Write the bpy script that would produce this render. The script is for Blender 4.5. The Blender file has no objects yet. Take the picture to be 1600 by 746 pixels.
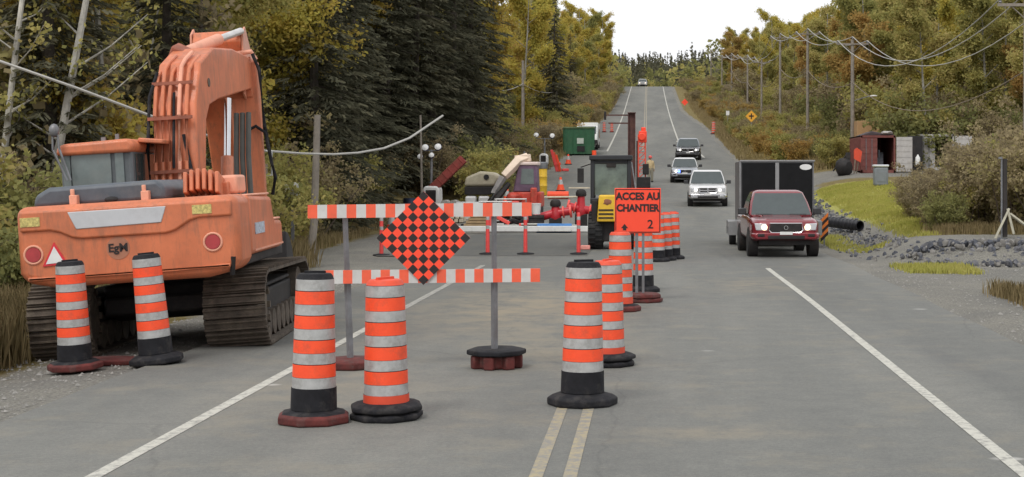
import bpy, bmesh, math, random
import numpy as np
from mathutils import Vector, Matrix, Euler
R = math.radians
SC = bpy.context.scene
COL = SC.collection
rnd = random.Random(7)

# ------------------------------------------------------------------ camera, sky, sun, exposure
EYE = 2.4
F = 2400.0                      # focal length in pixels of the 1600 px wide photograph
cam_d = bpy.data.cameras.new('camera')
cam = bpy.data.objects.new('camera', cam_d)
COL.objects.link(cam)
cam.location = (0, 0, EYE)
cam.rotation_euler = (R(90), 0, 0)
cam_d.sensor_width = 36
cam_d.lens = F / 1600 * 36
cam_d.shift_x = -(1020 - 800) / 1600
cam_d.shift_y = -(373 - 271) / 1600
cam_d.clip_end = 4000
SC.camera = cam

SUN_EL, SUN_AZ = 52, 205        # degrees; the sun stands behind the camera, a little to its left
world = bpy.data.worlds.new('World')
SC.world = world
world.use_nodes = True
nt = world.node_tree
bg = nt.nodes['Background']
sky = nt.nodes.new('ShaderNodeTexSky')
sky.sky_type = 'NISHITA'
sky.sun_disc = False
sky.sun_elevation = R(SUN_EL)
sky.sun_rotation = R(SUN_AZ)
sky.air_density = 1.0
sky.dust_density = 4.0
sky.ozone_density = 1.0
hs = nt.nodes.new('ShaderNodeHueSaturation')
hs.inputs['Saturation'].default_value = 0.12
nt.links.new(sky.outputs[0], hs.inputs['Color'])
mx = nt.nodes.new('ShaderNodeMix')
mx.data_type = 'RGBA'
mx.inputs[0].default_value = 0.72
nt.links.new(hs.outputs[0], mx.inputs[6])
mx.inputs[7].default_value = (11.0, 11.1, 11.4, 1)   # the even white cloud deck
nt.links.new(mx.outputs[2], bg.inputs['Color'])
bg.inputs['Strength'].default_value = 0.115

sun_d = bpy.data.lights.new('sun', 'SUN')
sun_d.energy = 1.2
sun_d.angle = R(18)
sun_d.color = (1.0, 0.96, 0.9)
sun = bpy.data.objects.new('sun', sun_d)
COL.objects.link(sun)
_az = R(SUN_AZ)
_dir = Vector((math.sin(_az) * math.cos(R(SUN_EL)), math.cos(_az) * math.cos(R(SUN_EL)), math.sin(R(SUN_EL))))
sun.rotation_euler = _dir.to_track_quat('Z', 'Y').to_euler()

SC.view_settings.view_transform = 'Standard'
SC.view_settings.look = 'None'
SC.view_settings.gamma = 1
SC.view_settings.use_curve_mapping = False
SC.view_settings.exposure = 0.0
SC.render.engine = 'CYCLES'
SC.cycles.max_bounces = 6
SC.cycles.transparent_max_bounces = 4
SC.cycles.use_denoising = True

# ------------------------------------------------------------------ materials
def lin(r, g, b):
    f = lambda v: (v / 255 / 12.92) if v / 255 <= 0.04045 else ((v / 255 + 0.055) / 1.055) ** 2.4
    return (f(r), f(g), f(b))

MATS = {}
def mat(name, rgb, rough=0.6, metal=0.0, var=0.18, scale=4.0, dirt=None, dirt_amt=0.0, bump=0.0, bscale=40.0, emit=None, es=0.0, spec=0.5, coat=0.0, alpha=None, trans=0.0):
    if name in MATS: return MATS[name]
    m = bpy.data.materials.new(name)
    m.use_nodes = True
    n, l = m.node_tree.nodes, m.node_tree.links
    b = n['Principled BSDF']
    tc = n.new('ShaderNodeTexCoord')
    nz = n.new('ShaderNodeTexNoise')
    nz.inputs['Scale'].default_value = scale
    nz.inputs['Detail'].default_value = 6
    nz.inputs['Roughness'].default_value = 0.65
    l.new(tc.outputs['Object'], nz.inputs['Vector'])
    rp = n.new('ShaderNodeValToRGB')
    rp.color_ramp.elements[0].position = 0.3
    rp.color_ramp.elements[1].position = 0.7
    rp.color_ramp.elements[0].color = (*[max(0, c * (1 - var)) for c in rgb], 1)
    rp.color_ramp.elements[1].color = (*[min(1, c * (1 + var)) for c in rgb], 1)
    l.new(nz.outputs['Fac'], rp.inputs['Fac'])
    out = rp.outputs['Color']
    if dirt:
        nd = n.new('ShaderNodeTexNoise')
        nd.inputs['Scale'].default_value = scale * 0.6
        nd.inputs['Detail'].default_value = 8
        nd.inputs['Roughness'].default_value = 0.75
        mp = n.new('ShaderNodeMapping')
        mp.inputs['Location'].default_value = (3.1, 7.7, 1.9)
        l.new(tc.outputs['Object'], mp.inputs['Vector'])
        l.new(mp.outputs['Vector'], nd.inputs['Vector'])
        rd = n.new('ShaderNodeValToRGB')
        rd.color_ramp.elements[0].position = 0.5 - 0.0
        rd.color_ramp.elements[1].position = 0.72
        rd.color_ramp.elements[0].color = (0, 0, 0, 1)
        rd.color_ramp.elements[1].color = (dirt_amt,) * 3 + (1,)
        l.new(nd.outputs['Fac'], rd.inputs['Fac'])
        mm = n.new('ShaderNodeMix'); mm.data_type = 'RGBA'
        l.new(rd.outputs['Color'], mm.inputs[0])
        l.new(out, mm.inputs[6])
        mm.inputs[7].default_value = (*dirt, 1)
        out = mm.outputs[2]
    l.new(out, b.inputs['Base Color'])
    b.inputs['Roughness'].default_value = rough
    b.inputs['Metallic'].default_value = metal
    b.inputs['Specular IOR Level'].default_value = spec
    b.inputs['Coat Weight'].default_value = coat
    if trans: b.inputs['Transmission Weight'].default_value = trans
    if emit:
        b.inputs['Emission Color'].default_value = (*emit, 1)
        b.inputs['Emission Strength'].default_value = es
    if bump:
        nb = n.new('ShaderNodeTexNoise')
        nb.inputs['Scale'].default_value = bscale
        nb.inputs['Detail'].default_value = 5
        l.new(tc.outputs['Object'], nb.inputs['Vector'])
        bp = n.new('ShaderNodeBump')
        bp.inputs['Strength'].default_value = bump
        bp.inputs['Distance'].default_value = 0.02
        l.new(nb.outputs['Fac'], bp.inputs['Height'])
        l.new(bp.outputs['Normal'], b.inputs['Normal'])
    MATS[name] = m
    return m

def weather(m):
    n, l = m.node_tree.nodes, m.node_tree.links
    b = n['Principled BSDF']; src = b.inputs['Base Color'].links[0].from_socket
    geo = n.new('ShaderNodeNewGeometry'); tc = n.new('ShaderNodeTexCoord')
    r = n.new('ShaderNodeValToRGB'); r.color_ramp.elements[0].position = .56; r.color_ramp.elements[1].position = .72; r.color_ramp.elements[1].color = (.7, .7, .7, 1)
    l.new(geo.outputs['Pointiness'], r.inputs['Fac'])
    k = n.new('ShaderNodeMix'); k.data_type = 'RGBA'; l.new(r.outputs['Color'], k.inputs[0]); l.new(src, k.inputs[6]); k.inputs[7].default_value = (.78, .42, .30, 1)
    mp = n.new('ShaderNodeMapping'); mp.inputs['Scale'].default_value = (7, 7, .9); l.new(tc.outputs['Object'], mp.inputs['Vector'])
    nz = n.new('ShaderNodeTexNoise'); nz.inputs['Scale'].default_value = 1.5; nz.inputs['Detail'].default_value = 9; nz.inputs['Roughness'].default_value = .75
    l.new(mp.outputs['Vector'], nz.inputs['Vector'])
    r2 = n.new('ShaderNodeValToRGB'); r2.color_ramp.elements[0].position = .50; r2.color_ramp.elements[1].position = .74; r2.color_ramp.elements[1].color = (.85, .85, .85, 1)
    l.new(nz.outputs['Fac'], r2.inputs['Fac'])
    k2 = n.new('ShaderNodeMix'); k2.data_type = 'RGBA'; l.new(r2.outputs['Color'], k2.inputs[0]); l.new(k.outputs[2], k2.inputs[6]); k2.inputs[7].default_value = (.26, .115, .065, 1)
    # fine scratches and chips
    n3 = n.new('ShaderNodeTexNoise'); n3.inputs['Scale'].default_value = 26; n3.inputs['Detail'].default_value = 6; n3.inputs['Roughness'].default_value = .8; l.new(tc.outputs['Object'], n3.inputs['Vector'])
    r3 = n.new('ShaderNodeValToRGB'); r3.color_ramp.elements[0].position = .66; r3.color_ramp.elements[1].position = .70; l.new(n3.outputs['Fac'], r3.inputs['Fac'])
    k3 = n.new('ShaderNodeMix'); k3.data_type = 'RGBA'; l.new(r3.outputs['Color'], k3.inputs[0]); l.new(k2.outputs[2], k3.inputs[6]); k3.inputs[7].default_value = (.12, .065, .045, 1)
    l.new(k3.outputs[2], b.inputs['Base Color'])

def leaf_mat(name, cols, translucent=0.3, shift=0.35):
    m = bpy.data.materials.new(name)
    m.use_nodes = True
    n, l = m.node_tree.nodes, m.node_tree.links
    n.clear()
    out = n.new('ShaderNodeOutputMaterial')
    geo = n.new('ShaderNodeNewGeometry')
    oi = n.new('ShaderNodeObjectInfo')
    tc = n.new('ShaderNodeTexCoord')
    nz = n.new('ShaderNodeTexNoise'); nz.inputs['Scale'].default_value = 0.45; nz.inputs['Detail'].default_value = 3
    l.new(tc.outputs['Object'], nz.inputs['Vector'])
    a = n.new('ShaderNodeMath'); a.operation = 'MULTIPLY_ADD'
    l.new(geo.outputs['Random Per Island'], a.inputs[0]); a.inputs[1].default_value = 0.5
    l.new(nz.outputs['Fac'], a.inputs[2])
    b2 = n.new('ShaderNodeMath'); b2.operation = 'MULTIPLY_ADD'
    l.new(oi.outputs['Random'], b2.inputs[0]); b2.inputs[1].default_value = shift
    l.new(a.outputs[0], b2.inputs[2])
    sb = n.new('ShaderNodeMath'); sb.operation = 'SUBTRACT'; sb.use_clamp = True
    l.new(b2.outputs[0], sb.inputs[0]); sb.inputs[1].default_value = 0.25 + shift / 2
    rp = n.new('ShaderNodeValToRGB')
    el = rp.color_ramp.elements
    el[0].position = 0.1; el[0].color = (*cols[0], 1)
    el[1].position = 0.9; el[1].color = (*cols[-1], 1)
    for i, c in enumerate(cols[1:-1]):
        e = el.new(0.1 + 0.8 * (i + 1) / (len(cols) - 1)); e.color = (*c, 1)
    l.new(sb.outputs[0], rp.inputs['Fac'])
    d = n.new('ShaderNodeBsdfDiffuse'); t = n.new('ShaderNodeBsdfTranslucent')
    l.new(rp.outputs[0], d.inputs['Color']); l.new(rp.outputs[0], t.inputs['Color'])
    ms = n.new('ShaderNodeMixShader'); ms.inputs[0].default_value = translucent
    l.new(d.outputs[0], ms.inputs[1]); l.new(t.outputs[0], ms.inputs[2])
    l.new(ms.outputs[0], out.inputs['Surface'])
    MATS[name] = m
    return m

# ------------------------------------------------------------------ mesh helpers
class MB:
    """Collects shapes; build() links them as one mesh object."""
    def __init__(s):
        s.bm = bmesh.new()
    def face(s, pts, mi=0):
        vs = [s.bm.verts.new(p) for p in pts]
        f = s.bm.faces.new(vs); f.material_index = mi
        return f
    def box(s, c, d, rot=None, mi=0):
        x, y, z = d[0] / 2, d[1] / 2, d[2] / 2
        P = [Vector(p) for p in ((-x,-y,-z),(x,-y,-z),(x,y,-z),(-x,y,-z),(-x,-y,z),(x,-y,z),(x,y,z),(-x,y,z))]
        if rot: 
            M = Euler(rot).to_matrix(); P = [M @ p for p in P]
        V = [s.bm.verts.new(p + Vector(c)) for p in P]
        for q in ((3,2,1,0),(4,5,6,7),(0,1,5,4),(1,2,6,5),(2,3,7,6),(3,0,4,7)):
            f = s.bm.faces.new([V[i] for i in q]); f.material_index = mi
    def prism(s, pts, axis, a, b, mi=0):
        """polygon extruded along axis between a and b; pts are the two other coordinates in x,y,z order"""
        def mk(p, t):
            if axis == 'x': return (t, p[0], p[1])
            if axis == 'y': return (p[0], t, p[1])
            return (p[0], p[1], t)
        A = [s.bm.verts.new(mk(p, a)) for p in pts]
        B = [s.bm.verts.new(mk(p, b)) for p in pts]
        fs = [s.bm.faces.new(A), s.bm.faces.new(B[::-1])]
        n = len(pts)
        for i in range(n):
            fs.append(s.bm.faces.new((A[i], B[i], B[(i+1) % n], A[(i+1) % n])))
        for f in fs: f.material_index = mi
    def ring(s, c, ax, r, n, ph=0.0, ry=None):
        ax = Vector(ax).normalized()
        u = ax.orthogonal().normalized() if abs(ax.z) < 0.99 else Vector((1, 0, 0))
        if abs(ax.z) < 0.99:
            u = Vector((0, 0, 1)).cross(ax).normalized()
        v = ax.cross(u)
        ry = r if ry is None else ry
        return [s.bm.verts.new(Vector(c) + u * r * math.cos(ph + 2*math.pi*i/n) + v * ry * math.sin(ph + 2*math.pi*i/n)) for i in range(n)]
    def skin(s, rings, mi=0, cap=True, smooth=True):
        for A, B in zip(rings[:-1], rings[1:]):
            n = len(A)
            for i in range(n):
                f = s.bm.faces.new((A[i], A[(i+1) % n], B[(i+1) % n], B[i])); f.material_index = mi; f.smooth = smooth
        if cap:
            f = s.bm.faces.new(rings[0][::-1]); f.material_index = mi
            f = s.bm.faces.new(rings[-1]); f.material_index = mi
    def cyl(s, p0, p1, r0, r1=None, n=12, mi=0, cap=True):
        p0, p1 = Vector(p0), Vector(p1)
        r1 = r0 if r1 is None else r1
        s.skin([s.ring(p0, p1-p0, r0, n), s.ring(p1, p1-p0, r1, n)], mi, cap)
    def tube(s, pts, r, n=6, mi=0):
        pts = [Vector(p) for p in pts]
        rs = r if isinstance(r, (list, tuple)) else [r] * len(pts)
        rings = []
        for i, p in enumerate(pts):
            d = (pts[min(i+1, len(pts)-1)] - pts[max(i-1, 0)])
            rings.append(s.ring(p, d, rs[i], n))
        s.skin(rings, mi)
    def lathe(s, prof, c=(0,0,0), n=24, mis=None, ph=0.0):
        """prof: (r, z) pairs"""
        rings = [[s.bm.verts.new((c[0] + r*math.cos(ph+2*math.pi*i/n), c[1] + r*math.sin(ph+2*math.pi*i/n), c[2]+z)) for i in range(n)] for r, z in prof]
        for k, (A, B) in enumerate(zip(rings[:-1], rings[1:])):
            for i in range(n):
                f = s.bm.faces.new((A[i], A[(i+1) % n], B[(i+1) % n], B[i]))
                f.material_index = mis[k] if mis else 0
                f.smooth = True
        f = s.bm.faces.new(rings[0][::-1]); f.material_index = mis[0] if mis else 0
        f = s.bm.faces.new(rings[-1]); f.material_index = mis[-1] if mis else 0
    def loft(s, rings, mi=0, smooth=False):
        s.skin([[s.bm.verts.new(p) for p in r] for r in rings], mi, True, smooth)
    def torus(s, c, ax, R0, r, n=20, k=8, mi=0):
        ax = Vector(ax).normalized()
        u = ax.orthogonal().normalized(); v = ax.cross(u)
        rings = []
        for i in range(n):
            t = 2*math.pi*i/n
            d = u*math.cos(t) + v*math.sin(t)
            rings.append([s.bm.verts.new(Vector(c) + d*(R0 + r*math.cos(2*math.pi*j/k)) + ax*r*math.sin(2*math.pi*j/k)) for j in range(k)])
        for i in range(n):
            A, B = rings[i], rings[(i+1) % n]
            for j in range(k):
                f = s.bm.faces.new((A[j], A[(j+1) % k], B[(j+1) % k], B[j])); f.material_index = mi; f.smooth = True
    def blob(s, c, r, seed=0, amp=0.25, sub=1, mi=0):
        g = random.Random(seed)
        ret = bmesh.ops.create_icosphere(s.bm, subdivisions=sub, radius=1)
        for v in ret['verts']:
            k = 1 + g.uniform(-amp, amp)
            v.co = Vector((v.co.x*r[0]*k, v.co.y*r[1]*k, v.co.z*r[2]*k)) + Vector(c)
        for f in {f for v in ret['verts'] for f in v.link_faces}: f.material_index = mi
    def build(s, name, mats, parent=None, bevel=0, seg=2, smooth=None, normals=True):
        if normals: bmesh.ops.recalc_face_normals(s.bm, faces=s.bm.faces[:])
        me = bpy.data.meshes.new(name)
        s.bm.to_mesh(me); s.bm.free()
        me.set_sharp_from_angle(angle=R(38))
        for m in (mats if isinstance(mats, (list, tuple)) else [mats]):
            me.materials.append(m)
        o = bpy.data.objects.new(name, me)
        COL.objects.link(o)
        if parent: o.parent = parent
        if bevel:
            md = o.modifiers.new('bevel', 'BEVEL'); md.width = bevel; md.segments = seg; md.limit_method = 'ANGLE'; md.angle_limit = R(35)
        return o

def tag(o, label, cat, group=None, kind=None):
    if label: o['label'] = label
    if cat: o['category'] = cat
    if group: o['group'] = group
    if kind: o['kind'] = kind
    return o
def thing(name, label, cat, loc=(0,0,0), rz=0.0, group=None):
    o = bpy.data.objects.new(name, None)
    o.empty_display_size = 0.3
    COL.objects.link(o)
    o.location = loc
    o.rotation_euler = (0, 0, rz)
    return tag(o, label, cat, group)
def copy_tree(o, parent=None, label=None, group=None):
    c = o.copy(); COL.objects.link(c)
    if parent: c.parent = parent
    for ch in list(o.children): copy_tree(ch, c)
    if label: c['label'] = label
    if group: c['group'] = group
    return c
def np_mesh(name, verts, faces4, m, parent=None):
    me = bpy.data.meshes.new(name)
    nv, nf = len(verts), len(faces4)
    k = faces4.shape[1]
    me.vertices.add(nv); me.vertices.foreach_set('co', verts.astype(np.float32).ravel())
    me.loops.add(nf * k); me.loops.foreach_set('vertex_index', faces4.astype(np.int32).ravel())
    me.polygons.add(nf); me.polygons.foreach_set('loop_start', np.arange(0, nf * k, k, dtype=np.int32))
    me.polygons.foreach_set('loop_total', np.full(nf, k, dtype=np.int32))
    me.update(calc_edges=True)
    for x in (m if isinstance(m, (list, tuple)) else [m]): me.materials.append(x)
    o = bpy.data.objects.new(name, me); COL.objects.link(o)
    if parent: o.parent = parent
    return o
def text(body, size, m, parent, loc, rot, name='lettering', bold=0.0, sx=1.0, align='CENTER'):
    cu = bpy.data.curves.new('text', 'FONT')
    cu.body = body; cu.size = size; cu.align_x = align; cu.align_y = 'CENTER'
    cu.offset = bold; cu.extrude = 0.002; cu.resolution_u = 3
    t = bpy.data.objects.new('text', cu); COL.objects.link(t)
    dg = bpy.context.evaluated_depsgraph_get()
    me = bpy.data.meshes.new_from_object(t.evaluated_get(dg))
    bpy.data.objects.remove(t); bpy.data.curves.remove(cu)
    me.materials.clear(); me.materials.append(m)
    o = bpy.data.objects.new(name, me); COL.objects.link(o)
    o.parent = parent; o.location = loc; o.rotation_euler = rot; o.scale = (sx, 1, 1)
    return o
def quad_cloud(P, U, V):
    """P centres, U and V half-edge vectors -> verts, faces"""
    n = len(P)
    v = np.stack([P - U - V, P + U - V * 0.6, P + U * 0.9 + V, P - U * 0.7 + V * 0.8], 1).reshape(-1, 3)
    f = np.arange(4 * n).reshape(-1, 4)
    return v, f

# ------------------------------------------------------------------ the lie of the land
_ys = np.arange(-60, 1700, 1.0)
_sl = np.interp(_ys, [45, 100, 300, 365, 390, 470, 520, 600, 900, 1050, 1200], [0, .055, .095, .098, .0, -.03, 0, .08, .12, .03, 0])
_zz = np.concatenate([[0], np.cumsum((_sl[1:] + _sl[:-1]) / 2)])
def zr(y): return np.interp(y, _ys, _zz)
def ss(a, b, x):
    t = np.clip((np.asarray(x, float) - a) / (b - a), 0, 1)
    return t * t * (3 - 2 * t)
def XC(y): return -0.7 * ss(100, 380, y)          # the far road drifts a little left
def edge_r(y): return 5.2 + 1.9 * ss(95, 130, y) - 2.0 * ss(195, 270, y) + XC(y)
def edge_l(y): return -6.3 - 1.2 * ss(95, 150, y) + 1.3 * ss(190, 280, y) + XC(y)
def gz(x, y):
    x = np.asarray(x, float); y = np.asarray(y, float)
    z = zr(y) - 0.05
    er, el = edge_r(y), edge_l(y)
    # right side
    dr = np.clip(x - er, 0, None)
    z = z + 0.03 * ss(0, 0.5, dr) - 0.28 * ss(0.6, 4.5, dr) * (1 - ss(34, 39, y))
    z = z + 0.5 * ss(6.3, 7.9, x) * ss(40.3, 41.2, y) * (1 - ss(60, 140, y))
    dc = 7.3 + 0.035 * (y - 48)
    z = z - 0.55 * np.exp(-((x - dc) / 1.15) ** 2) * ss(46, 52, y) * (1 - ss(96, 112, y))
    z = z + 0.45 * ss(9.5, 14, x) * ss(50, 75, y) + 0.10 * np.clip(x - 17, 0, 45) * ss(90, 150, y)
    z = z - 0.6 * np.exp(-((x - 10.5) / 1.6) ** 2) * ss(115, 140, y)
    # left side
    dl = np.clip(el - x, 0, None)
    z = z + 0.03 * ss(0, 0.5, dl) - 0.075 * np.clip(dl, 0, 3.4) * (1 - ss(26, 40, y))
    z = z + 0.05 * np.clip(dl - 7, 0, 30) + 0.7 * ss(4.5, 9, dl) * ss(60, 90, y)
    return z
def at(px, py, d): return Vector(((px - 1020) * d / F, d, EYE - (py - 271) * d / F))
def on(px, d, dz=0.0):
    x = (px - 1020) * d / F
    z = float(zr(d)) if float(edge_l(d)) < x < float(edge_r(d)) else float(gz(x, d))
    return Vector((x, d, z + dz))

YS = np.unique(np.round(np.concatenate([np.arange(-30, 62, 1.0), np.arange(62, 130, 2.0), np.arange(130, 420, 5.0), np.arange(420, 1300, 20.0)]), 3))
XS = np.unique(np.round(np.concatenate([np.arange(-420, -60, 30.0), np.arange(-60, -16, 3.0), np.arange(-16, 17, 0.5), np.arange(17, 62, 3.0), np.arange(62, 440, 30.0)]), 3))

# ground material: gravel, lush grass, dry grass and forest floor, by masks on the mesh
def ground_material():
    m = bpy.data.materials.new('ground_cover'); m.use_nodes = True
    n, l = m.node_tree.nodes, m.node_tree.links
    b = n['Principled BSDF']; b.inputs['Roughness'].default_value = 0.95; b.inputs['Specular IOR Level'].default_value = 0.15
    tc = n.new('ShaderNodeTexCoord')
    def noise(s, d=6, r=0.65, loc=None):
        x = n.new('ShaderNodeTexNoise'); x.inputs['Scale'].default_value = s; x.inputs['Detail'].default_value = d; x.inputs['Roughness'].default_value = r
        l.new(tc.outputs['Object'], x.inputs['Vector']); return x
    def ramp(src, stops):
        r = n.new('ShaderNodeValToRGB'); e = r.color_ramp.elements
        e[0].position, e[0].color = stops[0][0], (*stops[0][1], 1)
        e[1].position, e[1].color = stops[-1][0], (*stops[-1][1], 1)
        for p, c in stops[1:-1]:
            q = e.new(p); q.color = (*c, 1)
        l.new(src, r.inputs['Fac']); return r.outputs['Color']
    big, mid, fine = noise(0.5), noise(3.0), noise(28.0, 4)
    floor_c = ramp(mid.outputs['Fac'], [(0.3, (0.08, 0.065, 0.04)), (0.5, (0.14, 0.11, 0.06)), (0.7, (0.19, 0.15, 0.085))])
    dry_c = ramp(mid.outputs['Fac'], [(0.3, (0.10, 0.085, 0.03)), (0.5, (0.19, 0.15, 0.06)), (0.7, (0.24, 0.19, 0.09))])
    lush_c = ramp(mid.outputs['Fac'], [(0.3, (0.27, 0.28, 0.075)), (0.5, (0.35, 0.34, 0.09)), (0.7, (0.42, 0.38, 0.14))])
    vo = n.new('ShaderNodeTexVoronoi'); vo.inputs['Scale'].default_value = 14
    l.new(tc.outputs['Object'], vo.inputs['Vector'])
    grav = ramp(fine.outputs['Fac'], [(0.25, (0.10, 0.10, 0.095)), (0.5, (0.23, 0.222, 0.20)), (0.75, (0.36, 0.345, 0.305))])
    gv = n.new('ShaderNodeMix'); gv.data_type = 'RGBA'; gv.blend_type = 'MULTIPLY'; gv.inputs[0].default_value = 0.55
    l.new(grav, gv.inputs[6]); l.new(ramp(big.outputs['Fac'], [(0.35, (0.58, 0.59, 0.6)), (0.65, (1, 0.98, 0.9))]), gv.inputs[7])
    grav = gv.outputs[2]
    wob = n.new('ShaderNodeMath'); wob.operation = 'SUBTRACT'
    l.new(mid.outputs['Fac'], wob.inputs[0]); wob.inputs[1].default_value = 0.5
    cur = floor_c
    for nm, c in (('dry', dry_c), ('lush', lush_c), ('gravel', grav)):
        a = n.new('ShaderNodeAttribute'); a.attribute_name = nm
        ma = n.new('ShaderNodeMath'); ma.operation = 'MULTIPLY_ADD'
        l.new(wob.outputs[0], ma.inputs[0]); ma.inputs[1].default_value = 1.1
        l.new(a.outputs['Fac'], ma.inputs[2])
        st = n.new('ShaderNodeMapRange'); st.inputs['From Min'].default_value = 0.38; st.inputs['From Max'].default_value = 0.62
        l.new(ma.outputs[0], st.inputs['Value'])
        k = n.new('ShaderNodeMix'); k.data_type = 'RGBA'
        l.new(st.outputs[0], k.inputs[0]); l.new(cur, k.inputs[6]); l.new(c, k.inputs[7])
        cur = k.outputs[2]
    l.new(cur, b.inputs['Base Color'])
    bp = n.new('ShaderNodeBump'); bp.inputs['Strength'].default_value = 0.7; bp.inputs['Distance'].default_value = 0.05
    l.new(fine.outputs['Fac'], bp.inputs['Height']); l.new(bp.outputs['Normal'], b.inputs['Normal'])
    return m

gx, gy = np.meshgrid(XS, YS)
gzv = gz(gx, gy)
bumpy = (np.abs(gx) > 8.5) & (np.abs(gx) < 60)
gzv = gzv + np.where(bumpy, 0.05 * np.sin(gx * 1.7 + np.sin(gy * 0.9) * 2) * np.sin(gy * 1.3 + gx * 0.4), 0)
nx, ny = len(XS), len(YS)
V = np.stack([gx, gy, gzv], -1).reshape(-1, 3)
ii, jj = np.meshgrid(np.arange(nx - 1), np.arange(ny - 1))
q = (jj * nx + ii).ravel()
FQ = np.stack([q, q + 1, q + nx + 1, q + nx], 1)
ground = np_mesh('ground', V, FQ, ground_material())
tag(ground, 'rolling roadside ground of gravel, dry grass and forest floor', None, kind='structure')
for p in ground.data.polygons: p.use_smooth = True
X_, Y_ = V[:, 0], V[:, 1]
er, el = edge_r(Y_), edge_l(Y_)
dr, dl = X_ - er, el - X_
gravel = np.maximum.reduce([
    (1 - ss(1.6 - 1.2*ss(120, 160, Y_), 3.0 - 1.9*ss(120, 160, Y_), dr)) * (dr > -20) * (dl < 0.01) ,
    (1 - ss(1.2 - .9*ss(120, 160, Y_), 2.6 - 1.7*ss(120, 160, Y_), dl)) * (dl > -20) * (dr < 0.01),
    (1 - ss(3.4, 5.0, dl)) * (dl > -1) * ss(24, 34, Y_) * (1 - ss(95, 120, Y_)),
    ss(30, 34, Y_) * (1 - ss(47, 48.5, Y_)) * (X_ > 4) * 1.0,                  # the side road
    np.exp(-((X_ - (7.3 + 0.035 * (Y_ - 48))) / 1.5) ** 2) * ss(44, 48, Y_) * (1 - ss(96, 108, Y_)) * 1.3,
    ss(97, 101, Y_) * (1 - ss(108, 112, Y_)) * (X_ > 7) * (X_ < 40) * 1.0])
lush = ss(8.2, 9.0, X_) * (1 - ss(13.5, 15.5, X_)) * ss(47.5, 49, Y_) * (1 - ss(92, 98, Y_)) * 1.1
lush = np.maximum(lush, 0.75 * ss(5.8, 6.4, X_) * (1 - ss(7.0, 7.6, X_)) * ss(46, 48, Y_) * (1 - ss(60, 64, Y_)))
lush = np.maximum(lush, 0.75 * ss(7.3, 8.3, X_) * (1 - ss(13, 15, X_)) * ss(118, 124, Y_) * (1 - ss(150, 170, Y_)))
dry = np.clip((1 - ss(9, 14, np.maximum(dr, dl))) * 0.9, 0, 1)
gravel = np.where((lush > 0.6) & (X_ > 8.3) & (Y_ > 48), gravel * 0.3, gravel)
for nm, arr in (('gravel', gravel), ('lush', lush), ('dry', dry)):
    a = ground.data.attributes.new(nm, 'FLOAT', 'POINT'); a.data.foreach_set('value', np.clip(arr, 0, 1).astype(np.float32))

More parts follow.
